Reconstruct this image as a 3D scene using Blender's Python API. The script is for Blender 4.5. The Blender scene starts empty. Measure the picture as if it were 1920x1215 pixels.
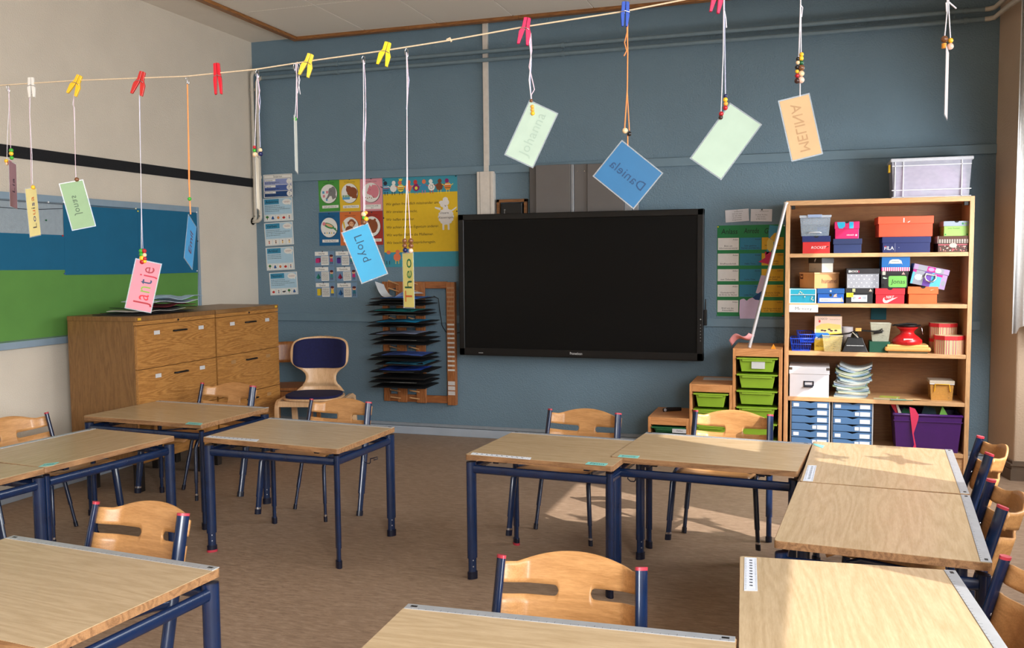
import bpy, bmesh, math, random
from mathutils import Vector, Matrix
random.seed(11)
S = bpy.context.scene
COL = S.collection
PI = math.pi

# ------------------------------------------------------------------ camera
F = 1714.0
CAM = Vector((0, 0, 1.5))
def _camrot():
    yaw, pit, rol = [math.radians(a) for a in (-18.22, -4.05, -0.51)]
    fwd = Vector((math.sin(yaw)*math.cos(pit), math.cos(yaw)*math.cos(pit), math.sin(pit)))
    r = Vector((math.cos(yaw), -math.sin(yaw), 0)); u = r.cross(fwd)
    c, s = math.cos(rol), math.sin(rol)
    X = c*r+s*u; Y = -s*r+c*u; Z = -fwd
    return Matrix((X, Y, Z)).transposed()
CR = _camrot()
cd = bpy.data.cameras.new('camera'); cam = bpy.data.objects.new('camera', cd); COL.objects.link(cam)
cd.sensor_width = 36; cd.lens = F/1920*36; cd.clip_start = 0.05; cd.clip_end = 100
cam.matrix_world = Matrix.Translation(CAM) @ CR.to_4x4()
S.camera = cam

# ------------------------------------------------------------------ light
S.view_settings.view_transform = 'Standard'; S.view_settings.look = 'None'
S.view_settings.gamma = 1.0; S.view_settings.use_curve_mapping = False
S.view_settings.exposure = 0.38
W = bpy.data.worlds.new('world'); S.world = W; W.use_nodes = True
bg = W.node_tree.nodes['Background']; bg.inputs[0].default_value = (0.85, 0.92, 1.0, 1); bg.inputs[1].default_value = 1.2
SUN = Vector((-1.0, 0.47, -0.80)).normalized()
sl = bpy.data.lights.new('sun', 'SUN'); sl.energy = 5.6; sl.angle = math.radians(0.45); sl.color = (1.0, 0.94, 0.87)
so = bpy.data.objects.new('sun', sl); COL.objects.link(so)
so.rotation_euler = SUN.to_track_quat('-Z', 'Y').to_euler(); so.location = (6, -3, 6)
def area(name, loc, d, sx, sy, e, col, spread=math.pi):
    l = bpy.data.lights.new(name, 'AREA'); l.shape = 'RECTANGLE'; l.size = sx; l.size_y = sy; l.energy = e; l.color = col
    l.spread = spread
    o = bpy.data.objects.new(name, l); COL.objects.link(o); o.location = loc
    o.rotation_euler = Vector(d).to_track_quat('-Z', 'Z').to_euler(); return o
SKY = (0.95, 0.98, 1.0)
area('window_daylight', (1.66, 3.83, 1.85), (-1, 0.0, -0.5), 1.05, 1.7, 26, SKY, 2.2)
area('window_daylight', (1.66, 1.5, 1.75), (-1, 0.2, -0.5), 1.2, 1.7, 20, SKY, 2.2)
area('window_daylight', (1.66, 5.75, 1.75), (-1, 0.45, -0.5), 0.7, 1.7, 50, SKY, 2.6)
area('window_daylight', (1.66, -1.2, 1.95), (-1, 0.45, -0.45), 1.9, 2.0, 205, SKY, 2.2)

# ------------------------------------------------------------------ pixel helpers
def ray(px, py):
    return CR @ Vector(((px-960)/F, -(py-607.5)/F, -1.0))
def onX(px, py, X): d = ray(px, py); return CAM + d*((X)/d.x)
def onY(px, py, Y): d = ray(px, py); return CAM + d*((Y)/d.y)
def onZ(px, py, Z): d = ray(px, py); return CAM + d*((Z-1.5)/d.z)
def onD(px, py, depth): return CAM + ray(px, py)*depth

# ------------------------------------------------------------------ materials
def lin(c):
    out = []
    for v in c[:3]:
        v = v/255.0
        out.append(v/12.92 if v <= 0.04045 else ((v+0.055)/1.055)**2.4)
    return (*out, 1.0)
_mats = {}
def _base(name):
    m = bpy.data.materials.new(name); m.use_nodes = True
    nt = m.node_tree; b = nt.nodes['Principled BSDF']
    return m, nt, b
def N(nt, t, **kw):
    n = nt.nodes.new(t)
    for k, v in kw.items():
        if k in n.inputs: n.inputs[k].default_value = v
        else: setattr(n, k, v)
    return n
def ramp(nt, stops):
    r = nt.nodes.new('ShaderNodeValToRGB'); e = r.color_ramp.elements
    e[0].position = stops[0][0]; e[0].color = stops[0][1]
    e[1].position = stops[-1][0]; e[1].color = stops[-1][1]
    for p, c in stops[1:-1]:
        x = e.new(p); x.color = c
    return r
def plain(rgb, rough=0.6, var=0.06, scale=25, metal=0.0, bump=0.0, bscale=200, spec=0.5, alpha=1.0, sheen=0):
    """painted / paper / plastic surface: a colour with slight mottling and an optional fine relief"""
    key = ('plain', tuple(rgb), rough, var, scale, metal, bump, bscale, spec, alpha)
    if key in _mats: return _mats[key]
    m, nt, b = _base('surface'); c = lin(rgb)
    tc = N(nt, 'ShaderNodeTexCoord'); no = N(nt, 'ShaderNodeTexNoise', Scale=scale, Detail=3.0)
    nt.links.new(tc.outputs['Object'], no.inputs['Vector'])
    lo = tuple(v*(1-var) for v in c[:3])+(1,); hi = tuple(min(1, v*(1+var)) for v in c[:3])+(1,)
    r = ramp(nt, [(0.3, lo), (0.7, hi)]); nt.links.new(no.outputs['Fac'], r.inputs[0])
    nt.links.new(r.outputs[0], b.inputs['Base Color'])
    b.inputs['Roughness'].default_value = rough; b.inputs['Metallic'].default_value = metal
    b.inputs['Specular IOR Level'].default_value = spec
    if alpha < 1: b.inputs['Alpha'].default_value = alpha
    if bump:
        n2 = N(nt, 'ShaderNodeTexNoise', Scale=bscale, Detail=2.0); nt.links.new(tc.outputs['Object'], n2.inputs['Vector'])
        bp = N(nt, 'ShaderNodeBump', Strength=bump, Distance=0.01); nt.links.new(n2.outputs['Fac'], bp.inputs['Height'])
        nt.links.new(bp.outputs[0], b.inputs['Normal'])
    _mats[key] = m; return m
def wood(c1, c2, axis='x', scale=1.0, rough=0.4, rings=1.0, contrast=1.0, bump=0.02, spec=0.5):
    key = ('wood', tuple(c1), tuple(c2), axis, scale, rough, rings, contrast, spec)
    if key in _mats: return _mats[key]
    m, nt, b = _base('wood'); a, c = lin(c1), lin(c2)
    tc = N(nt, 'ShaderNodeTexCoord'); mp = N(nt, 'ShaderNodeMapping')
    st = {'x': (0.10, 1, 1), 'y': (1, 0.10, 1), 'z': (1, 1, 0.10)}[axis]
    mp.inputs['Scale'].default_value = tuple(v*scale for v in st)
    nt.links.new(tc.outputs['Object'], mp.inputs['Vector'])
    big = N(nt, 'ShaderNodeTexNoise', Scale=5.0, Detail=2.0, Roughness=0.5); nt.links.new(mp.outputs[0], big.inputs['Vector'])
    mul = N(nt, 'ShaderNodeMath', operation='MULTIPLY'); mul.inputs[1].default_value = 14.0*rings
    nt.links.new(big.outputs['Fac'], mul.inputs[0])
    sn = N(nt, 'ShaderNodeMath', operation='SINE'); 
    m6 = N(nt, 'ShaderNodeMath', operation='MULTIPLY'); m6.inputs[1].default_value = 6.28
    nt.links.new(mul.outputs[0], m6.inputs[0]); nt.links.new(m6.outputs[0], sn.inputs[0])
    fine = N(nt, 'ShaderNodeTexNoise', Scale=150.0, Detail=4.0, Roughness=0.7); nt.links.new(mp.outputs[0], fine.inputs['Vector'])
    ad = N(nt, 'ShaderNodeMath', operation='MULTIPLY_ADD'); ad.inputs[1].default_value = 0.16*contrast; ad.inputs[2].default_value = 0.0
    nt.links.new(sn.outputs[0], ad.inputs[0])
    ad2 = N(nt, 'ShaderNodeMath', operation='ADD'); nt.links.new(ad.outputs[0], ad2.inputs[0]); nt.links.new(fine.outputs['Fac'], ad2.inputs[1])
    r = ramp(nt, [(0.25, a), (0.75, c)]); nt.links.new(ad2.outputs[0], r.inputs[0])
    nt.links.new(r.outputs[0], b.inputs['Base Color'])
    b.inputs['Roughness'].default_value = rough; b.inputs['Specular IOR Level'].default_value = spec
    if bump:
        bp = N(nt, 'ShaderNodeBump', Strength=bump*4, Distance=0.002); nt.links.new(fine.outputs['Fac'], bp.inputs['Height'])
        nt.links.new(bp.outputs[0], b.inputs['Normal'])
    _mats[key] = m; return m
def clearp(rgb, alpha=0.35, rough=0.15):
    """thin translucent plastic"""
    key = ('clear', tuple(rgb), alpha, rough)
    if key in _mats: return _mats[key]
    m, nt, b = _base('translucent_plastic')
    b.inputs['Base Color'].default_value = lin(rgb); b.inputs['Roughness'].default_value = rough
    no = N(nt, 'ShaderNodeTexNoise', Scale=12.0); r = ramp(nt, [(0.3, (alpha*.9,)*3+(1,)), (0.7, (min(1, alpha*1.1),)*3+(1,))])
    nt.links.new(no.outputs['Fac'], r.inputs[0]); nt.links.new(r.outputs[0], b.inputs['Alpha'])
    _mats[key] = m; return m

M = dict(
    steel=plain((11, 33, 66), 0.24, 0.15, 18, spec=0.7),
    steel_dark=plain((10, 16, 38), 0.35, 0.1, 20),
    black=plain((14, 14, 16), 0.45, 0.1, 20),
    red=plain((180, 52, 68), 0.4),
    alu=plain((196, 200, 206), 0.38, 0.05, 30, metal=0.55),
    chrome=plain((200, 200, 205), 0.15, 0.02, 30, metal=1.0),
    white=plain((235, 234, 232), 0.5, 0.03),
    paper=plain((232, 230, 224), 0.7, 0.03),
    ink=plain((22, 22, 26), 0.7, 0.0),
    grey=plain((120, 124, 130), 0.6),
)

# ------------------------------------------------------------------ mesh builder
class MB:
    def __init__(s): s.v = []; s.f = []; s.m = []; s.sm = []
    def add(s, vs, fs, m=0, smooth=False, xf=None):
        k = len(s.v)
        for p in vs:
            p = Vector(p)
            s.v.append(xf @ p if xf is not None else p)
        for f in fs:
            s.f.append([i+k for i in f]); s.m.append(m); s.sm.append(smooth)
        return s
    def box(s, x0, x1, y0, y1, z0, z1, m=0, xf=None):
        vs = [(x, y, z) for z in (z0, z1) for y in (y0, y1) for x in (x0, x1)]
        return s.add(vs, [(0, 2, 3, 1), (4, 5, 7, 6), (0, 1, 5, 4), (2, 6, 7, 3), (0, 4, 6, 2), (1, 3, 7, 5)], m, False, xf)
    def ext(s, poly, z0, z1, m=0, xf=None, smooth=False):
        n = len(poly); vs = [(p[0], p[1], z0) for p in poly]+[(p[0], p[1], z1) for p in poly]
        s.add(vs, [tuple(range(n-1, -1, -1)), tuple(range(n, 2*n))], m, False, xf)
        return s.add(vs, [(i, (i+1) % n, n+(i+1) % n, n+i) for i in range(n)], m, smooth, xf)
    def rings(s, rings, m=0, caps=True, smooth=True, xf=None):
        n = len(rings[0]); vs = [p for r in rings for p in r]; fs = []
        for k in range(len(rings)-1):
            for i in range(n):
                j = (i+1) % n; fs.append((k*n+i, k*n+j, (k+1)*n+j, (k+1)*n+i))
        s.add(vs, fs, m, smooth, xf)
        if caps:
            s.add(rings[0], [tuple(range(n-1, -1, -1))], m, False, xf); s.add(rings[-1], [tuple(range(n))], m, False, xf)
        return s
    def tube(s, path, r, seg=8, m=0, caps=True, xf=None, oval=None, toe=0.0):
        """round or oval tube along a path; oval=(ra,rb), toe = rotation of the section"""
        P = [Vector(p) for p in path]; R = []
        ref = None
        for i, p in enumerate(P):
            if i == 0: t = P[1]-P[0]
            elif i == len(P)-1: t = P[-1]-P[-2]
            else: t = (P[i+1]-P[i]).normalized()+(P[i]-P[i-1]).normalized()
            t = t.normalized() if t.length > 1e-9 else Vector((0, 0, 1))
            if ref is None:
                ref = Vector((1, 0, 0)) if abs(t.x) < 0.9 else Vector((0, 1, 0))
            a = (ref - t*ref.dot(t)).normalized(); ref = a; b = t.cross(a)
            rr = r[i] if isinstance(r, (list, tuple)) else r
            ra, rb = oval if oval else (rr, rr)
            ring = []
            for k in range(seg):
                th = 2*PI*k/seg; u, w = ra*math.cos(th), rb*math.sin(th)
                uu = u*math.cos(toe)-w*math.sin(toe); ww = u*math.sin(toe)+w*math.cos(toe)
                ring.append(p+a*uu+b*ww)
            R.append(ring)
        return s.rings(R, m, caps, True, xf)
    def lathe(s, prof, seg=20, m=0, c=(0, 0, 0), xf=None, smooth=True, caps=True):
        c = Vector(c)
        R = [[c+Vector((r*math.cos(2*PI*k/seg), r*math.sin(2*PI*k/seg), z)) for k in range(seg)] for r, z in prof]
        return s.rings(R, m, caps, smooth, xf)
    def ball(s, c, r, m=0, seg=12, rows=7, sz=1.0):
        prof = [(max(1e-4, r*math.sin(PI*i/rows)), -r*sz*math.cos(PI*i/rows)) for i in range(rows+1)]
        return s.lathe(prof, seg, m, c)
    def build(s, name, mats, parent=None, loc=None, rot=None, mw=None, bevel=0, solid=0, weld=False, shade=None):
        me = bpy.data.meshes.new(name)
        me.from_pydata([tuple(p) for p in s.v], [], s.f)
        if not isinstance(mats, (list, tuple)): mats = [mats]
        for mt in mats: me.materials.append(mt)
        me.polygons.foreach_set('material_index', s.m); me.polygons.foreach_set('use_smooth', s.sm)
        if weld:
            bm = bmesh.new(); bm.from_mesh(me); bmesh.ops.remove_doubles(bm, verts=bm.verts, dist=1e-5)
            bmesh.ops.recalc_face_normals(bm, faces=bm.faces); bm.to_mesh(me); bm.free()
        me.update()
        o = bpy.data.objects.new(name, me); COL.objects.link(o)
        if parent is not None: o.parent = parent
        if mw is not None: o.matrix_world = mw
        if loc is not None: o.location = loc
        if rot is not None: o.rotation_euler = rot
        if solid:
            md = o.modifiers.new('s', 'SOLIDIFY'); md.thickness = solid; md.offset = 0
        if bevel:
            md = o.modifiers.new('b', 'BEVEL'); md.width = bevel; md.segments = 2; md.limit_method = 'ANGLE'; md.angle_limit = math.radians(50)
        return o
def tag(o, label, cat, group=None):
    o['label'] = label; o['category'] = cat
    if group: o['group'] = group
    return o
def thing(name, label, cat, loc=(0, 0, 0), rotz=0.0, group=None, mw=None):
    o = bpy.data.objects.new(name, None); COL.objects.link(o); o.empty_display_size = 0.1
    if mw is not None: o.matrix_world = mw
    else: o.location = loc; o.rotation_euler = (0, 0, rotz)
    return tag(o, label, cat, group)
def struct(o): o['kind'] = 'structure'; return o
def Rz(a): return Matrix.Rotation(a, 4, 'Z')
def Tr(*a): return Matrix.Translation(Vector(a))

# ------------------------------------------------------------------ flat print (lettering, pictures) on sheets
_txt = {}
def textmesh(t):
    if t in _txt: return _txt[t]
    cu = bpy.data.curves.new('t', 'FONT'); cu.body = t; cu.size = 1.0; cu.resolution_u = 2
    o = bpy.data.objects.new('t', cu); me = o.to_mesh()
    vs = [tuple(v.co) for v in me.vertices]; fs = [tuple(p.vertices) for p in me.polygons]
    o.to_mesh_clear(); bpy.data.objects.remove(o); bpy.data.curves.remove(cu)
    if vs:
        x0 = min(v[0] for v in vs); x1 = max(v[0] for v in vs)
    else: x0 = x1 = 0
    _txt[t] = (vs, fs, x0, x1); return _txt[t]
class Flat(MB):
    """2-D shapes in fractions of a sheet w x h lying in the local x-z plane; d = distance in front (-y)"""
    def __init__(s, w, h, d=0.0008): super().__init__(); s.w = w; s.h = h; s.d = d
    def P(s, u, v): return (u*s.w, -s.d, v*s.h)
    def add(s, vs, fs, m=0, smooth=False, xf=None):
        s.d += 0.000005; return super().add(vs, fs, m, smooth, xf)
    def poly(s, pts, m=0): return s.add([s.P(*p) for p in pts], [tuple(range(len(pts)))], m)
    def rect(s, u0, v0, u1, v1, m=0): return s.poly([(u0, v0), (u1, v0), (u1, v1), (u0, v1)], m)
    def ell(s, u, v, ru, rv, m=0, n=20, rot=0):
        pts = []
        for k in range(n):
            a = 2*PI*k/n; x, y = ru*s.w*math.cos(a), rv*s.h*math.sin(a)
            pts.append((u+(x*math.cos(rot)-y*math.sin(rot))/s.w, v+(x*math.sin(rot)+y*math.cos(rot))/s.h))
        return s.poly(pts, m)
    def line(s, pts, wd, m=0):
        for a, b in zip(pts[:-1], pts[1:]):
            A = Vector((a[0]*s.w, a[1]*s.h)); B = Vector((b[0]*s.w, b[1]*s.h)); t = B-A
            if t.length < 1e-9: continue
            n = Vector((-t.y, t.x)).normalized()*wd/2; t = t.normalized()*wd*0.3
            q = [A-n-t, B-n+t, B+n+t, A+n-t]
            s.add([(p.x, -s.d, p.y) for p in q], [(0, 1, 2, 3)], m)
        return s
    def text(s, t, u, v, hh, maxw=None, m=0, rot=0.0, mirror=False, center=False, shear=0.0):
        """hh: letter height as a fraction of h; maxw: width as a fraction of w"""
        vs, fs, x0, x1 = textmesh(t); k = hh*s.h/0.72; kx = k
        if maxw and (x1-x0)*k > maxw*s.w: kx = maxw*s.w/(x1-x0)
        out = []
        wd = (x1-x0)*kx
        for p in vs:
            x = (p[0]-x0)*kx + shear*p[1]*k; y = p[1]*k
            if center: x -= wd/2
            if mirror: x = -x
            out.append((u*s.w+x*math.cos(rot)-y*math.sin(rot), -s.d, v*s.h+x*math.sin(rot)+y*math.cos(rot)))
        return s.add(out, fs, m)
    def scribble(s, u0, u1, v, hh, m=0, seed=0):
        """a line of print too small to read: a row of short strokes"""
        rr = random.Random(seed); u = u0
        while u < u1:
            L = rr.uniform(0.02, 0.07)*min(1, 0.3/s.w if s.w > 0.3 else 1); e = min(u+L, u1)
            s.rect(u, v, e, v+hh, m); u = e+0.012
        return s
def frame_mw(TL, TR, BL):
    ux = (TR-TL).normalized(); w = (TR-TL).length; up = TL-BL; up = up-ux*up.dot(ux); h = up.length; uz = up.normalized(); uy = uz.cross(ux)
    mm = Matrix((ux, uy, uz)).transposed().to_4x4(); mm.translation = TL-uz*h
    return mm, w, h
def sheet(name, label, cat, pts, plane, mat, thick=0.0012, group=None, off=0.0, mk=True):
    """pts = TL, TR, BL pixel corners; plane=('y',7.18) ; returns object, w, h (origin at the lower left corner)"""
    fn = {'x': onX, 'y': onY, 'z': onZ, 'd': onD}[plane[0]]
    q = [fn(p[0], p[1], plane[1]) for p in pts]
    mm, w, h = frame_mw(*q)
    mb = MB().box(0, w, 0, thick, 0, h)
    o = mb.build(name, mat, mw=mm)
    if label: tag(o, label, cat, group)
    return o, w, h
def deco(parent, name, fl, mats): return fl.build(name, mats, parent)
# ================================================================== ROOM
XL, XR, YB, YF, ZC = -4.79, 1.75, 7.18, -3.2, 3.45
def wallmat(rgb, bump=0.25, bs=120, var=0.04, rough=0.75):
    return plain(rgb, rough, var, 3.0, bump=bump, bscale=bs)
M['wall_blue'] = wallmat((108, 132, 147), 0.5, 90)
M['wall_cream'] = wallmat((211, 200, 184), 0.3, 110)
M['trim_blue'] = plain((110, 135, 150), 0.5, 0.05, 6, bump=0.1, bscale=60)
def floormat():
    m, nt, b = _base('linoleum')
    tc = N(nt, 'ShaderNodeTexCoord'); mp = N(nt, 'ShaderNodeMapping'); mp.inputs['Scale'].default_value = (9, 40, 1)
    nt.links.new(tc.outputs['Object'], mp.inputs['Vector'])
    a = N(nt, 'ShaderNodeTexNoise', Scale=1.6, Detail=8.0, Roughness=0.75, Distortion=0.6); nt.links.new(mp.outputs[0], a.inputs['Vector'])
    r = ramp(nt, [(0.28, lin((124, 101, 82))), (0.5, lin((156, 131, 109))), (0.72, lin((184, 159, 136)))]); nt.links.new(a.outputs['Fac'], r.inputs[0])
    c = N(nt, 'ShaderNodeTexNoise', Scale=1.1, Detail=3.0); nt.links.new(tc.outputs['Object'], c.inputs['Vector'])
    mx = N(nt, 'ShaderNodeMixRGB', blend_type='MULTIPLY'); mx.inputs['Fac'].default_value = 0.5
    r2 = ramp(nt, [(0.3, (0.82, 0.82, 0.82, 1)), (0.7, (1, 1, 1, 1))]); nt.links.new(c.outputs['Fac'], r2.inputs[0])
    nt.links.new(r.outputs[0], mx.inputs['Color1']); nt.links.new(r2.outputs[0], mx.inputs['Color2'])
    nt.links.new(mx.outputs[0], b.inputs['Base Color']); b.inputs['Roughness'].default_value = 0.55; b.inputs['Specular IOR Level'].default_value = 0.3
    bp = N(nt, 'ShaderNodeBump', Strength=0.15, Distance=0.002); nt.links.new(a.outputs['Fac'], bp.inputs['Height']); nt.links.new(bp.outputs[0], b.inputs['Normal'])
    return m
struct(MB().box(XL-.1, XR+.1, YF-.1, YB+.1, -0.1, 0).build('floor', floormat()))
struct(MB().box(XL-.1, XR+.1, YF-.1, YB+.1, ZC, ZC+.1).build('ceiling', plain((236, 226, 212), 0.85, 0.03, 3, bump=0.15, bscale=100)))
struct(MB().box(XL-.1, XR+.1, YB, YB+.1, 0, ZC).build('wall_back', M['wall_blue']))
struct(MB().box(XL-.1, XL, YF-.1, YB, 0, ZC).build('wall_left', M['wall_cream']))
struct(MB().box(XL, XR+.1, YF-.1, YF, 0, ZC).build('wall_front', M['wall_cream']))
# right wall with its window openings (y0, y1)
OPEN = [(-2.2, -0.2), (0.75, 2.09), (3.31, 4.39), (5.80, 6.20)]
ZS, ZT = 0.9, 3.02
wr = MB(); y = YF
for a, b_ in OPEN:
    wr.box(XR, XR+.1, y, a, 0, ZC); wr.box(XR, XR+.1, a, b_, 0, ZS); wr.box(XR, XR+.1, a, b_, ZT, ZC); y = b_
wr.box(XR, XR+.1, y, YB, 0, ZC)
struct(wr.build('wall_right', M['wall_cream']))
# projecting pier in the right-hand back corner
pm = MB().ext([(1.200, YB), (1.29, 6.75), (XR, 6.75), (XR, YB)][::-1], 0, ZC)
struct(pm.build('wall_pier', wallmat((196, 172, 148), 0.3, 110), bevel=0.012))
glass = bpy.data.materials.new('window_glass'); glass.use_nodes = True; nt = glass.node_tree
nt.nodes.remove(nt.nodes['Principled BSDF']); tr_ = N(nt, 'ShaderNodeBsdfTransparent'); gl = N(nt, 'ShaderNodeBsdfGlossy', Roughness=0.02)
mx = N(nt, 'ShaderNodeMixShader'); mx.inputs[0].default_value = 0.06
nt.links.new(tr_.outputs[0], mx.inputs[1]); nt.links.new(gl.outputs[0], mx.inputs[2]); nt.links.new(mx.outputs[0], nt.nodes['Material Output'].inputs[0])
fw = plain((225, 222, 215), 0.4, 0.03)
for i, (a, b_) in enumerate(OPEN):
    f = MB()
    for (y0, y1, z0, z1) in ((a, a+.05, ZS, ZT), (b_-.05, b_, ZS, ZT), (a, b_, ZS, ZS+.06), (a, b_, ZT-.05, ZT), (a, b_, 2.10 if i == 1 else 2.04, 2.26 if i == 1 else 2.20)):
        f.box(XR+.02, XR+.08, y0, y1, z0, z1)
    if b_-a > 1.9: f.box(XR+.02, XR+.08, (a+b_)/2-.05, (a+b_)/2+.05, ZS, ZT)
    fo = struct(f.build('window_%d' % (i+1), fw, bevel=.004))
    g = MB().box(XR+.045, XR+.051, a+.03, b_-.03, ZS+.03, ZT-.03).build('pane', glass, fo)
    sill = MB().box(XR-.12, XR+.02, a-.04, b_+.04, ZS-.035, ZS).build('window_sill', fw, fo, bevel=.006)
# roller blinds lowered over the top lights
bl = plain((214, 210, 200), 0.8)
for k, (a, b_, z) in enumerate([(3.31, 4.39, 2.58), (0.75, 2.09, 2.18)]):
    t = thing('roller_blind', ['cream roller blind half lowered over the middle window', 'cream roller blind lowered over the upper light of the near window'][k], 'blind', (XR-.03, (a+b_)/2, z))
    h = (b_-a)/2
    MB().box(-.004, .004, -h, h, 0, 3.06-z).build('blind_cloth', bl, t)
    MB().tube([(0, -h-.01, 3.06-z), (0, h+.01, 3.06-z)], .022, 12).build('roller', fw, t)
    MB().box(-.01, .01, -h, h, -.02, .004).build('bottom_rail', fw, t)
# bird silhouettes stuck on the panes
bird = [(-.5, .0), (-.32, .13), (-.14, .12), (-.07, .17), (-.02, .30), (.04, .31), (.08, .17), (.15, .12), (.32, .15), (.5, .06), (.33, -.02), (.16, -.10), (.10, -.16), (.14, -.36), (.0, -.26), (-.12, -.36), (-.09, -.16), (-.16, -.09), (-.33, -.03)]
def sunhit(p):  # where the sun ray through p crosses the panes
    t = (XR+.03-p.x)/(-SUN.x); return p - SUN*t
for k, (px, py, z, s, ro) in enumerate([(1684, 862, .6, .225, 1.62), (1556, 856, .6, .17, 2.3), (1322, 977, 0, .17, 1.50), (1383, 1003, 0, .11, 1.9), (1095, 972, 0, .20, 1.3), (1652, 835, .6, .15, 1.45)]):
    q = sunhit(onZ(px, py, z))
    xf = Matrix.Translation((XR+.03, q.y, q.z)) @ Matrix(((0, 0, 1, 0), (1, 0, 0, 0), (0, 1, 0, 0), (0, 0, 0, 1))) @ Matrix.Rotation(ro, 4, 'Z') @ Matrix.Scale(s, 4)
    mb = MB().ext([(p[0], p[1]*(1.45 if k != 4 else .9)) for p in bird], -.002/s, .002/s)
    o = mb.build('window_sticker', M['black'], mw=xf)
    tag(o, ['black flying-bird sticker high on the middle window pane', 'small black bird sticker on the far edge of the middle window', 'black spread-wing bird sticker on the window beside the desks', 'smallest black bird sticker on the middle window', 'lowered-wing black bird sticker near the top of the middle window', 'black bird sticker at the upper far corner of the middle window'][k], 'sticker')

# ceiling field: wooden batten and acoustic tiles
bw = wood((168, 112, 60), (120, 76, 36), 'y', 3, 0.5)
bx0, by1 = -4.31, 7.11
tb = MB()
for k in range(12): tb.box(bx0, bx0+.055, by1-.9*(k+1)+.003, by1-.9*k, ZC-.045, ZC)
struct(tb.build('trim_1', bw, bevel=.002))
tb = MB()
xs = [-4.255, -3.2, -2.25, -1.1, -.1, 1.75]
for a, c in zip(xs[:-1], xs[1:]): tb.box(a+.002, c, by1-.055, by1, ZC-.045, ZC)
struct(tb.build('trim_2', wood((168, 112, 60), (120, 76, 36), 'x', 3, 0.5), bevel=.002))
ceil = bpy.data.objects['ceiling']
def tilemat():
    m, nt, b = _base('acoustic_tile'); tc = N(nt, 'ShaderNodeTexCoord')
    mp = N(nt, 'ShaderNodeMapping'); mp.inputs['Rotation'].default_value = (0, 0, .78)
    nt.links.new(tc.outputs['Object'], mp.inputs['Vector'])
    v = N(nt, 'ShaderNodeTexVoronoi', Scale=60.0, Randomness=0.0); nt.links.new(mp.outputs[0], v.inputs['Vector'])
    r = ramp(nt, [(0.18, lin((180, 168, 152))), (0.32, lin((240, 231, 218)))]); nt.links.new(v.outputs['Distance'], r.inputs[0])
    nt.links.new(r.outputs[0], b.inputs['Base Color']); b.inputs['Roughness'].default_value = .8
    return m
tm = tilemat(); tile = None
TX, TY = 0.655, 0.815
y1 = by1-.055
for r_ in range(5):
    for c_ in range(9):
        x0 = -4.255+.05+TX*c_ - .05; yy = y1-TY*(r_+1)
        w_ = min(TX, XR-x0)
        if w_ < .1: continue
        if tile is None or w_ < TX-.01:
            o = MB().box(.003, w_-.003, .003, TY-.003, -.022, 0).build('ceiling_tile', tm, ceil, bevel=.003)
            if tile is None: tile = o
        else:
            o = tile.copy(); COL.objects.link(o)
        o.location = (x0, yy, ZC)
# back wall rails, channel, baseboards
struct(MB().box(XL, 1.205, YB-.022, YB, 2.205, 2.271).build('trim_3', M['trim_blue'], bevel=.003))
struct(MB().box(XL, 1.13, YB-.022, YB, .968, 1.032).build('trim_4', M['trim_blue'], bevel=.003))
bbm = plain((168, 178, 190), 0.45, 0.05, 5)
bb = MB().box(-3.6, 1.2, YB-.02, YB, 0, .066)
struct(MB().box(XL, 1.2, YB-.028, YB, 0, .068).build('baseboard_back', bbm, bevel=.004))
o = MB().box(XL, 1.2, YB-.022, YB, .072, .097).build('cable_channel', plain((140, 148, 156), .5), bpy.data.objects['baseboard_back'], bevel=.002)
bk = plain((98, 82, 68), 0.6, 0.1, 8)
rb = MB()
for (o_, z0, z1) in ((.022, 0, .075), (.016, .075, .10), (.024, .10, .112), (.012, .112, .13)):
    rb.ext([(1.2-o_, YB-.02), (1.29-o_, 6.75-o_), (XR, 6.75-o_), (XR, 6.75), (1.29, 6.75), (1.2, YB-.02)][::-1], z0, z1)
struct(rb.build('baseboard_right', bk))
struct(MB().box(XL, XL+.018, YF, YB-.03, 0, .08).build('baseboard_left', bbm, bevel=.003))
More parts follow.
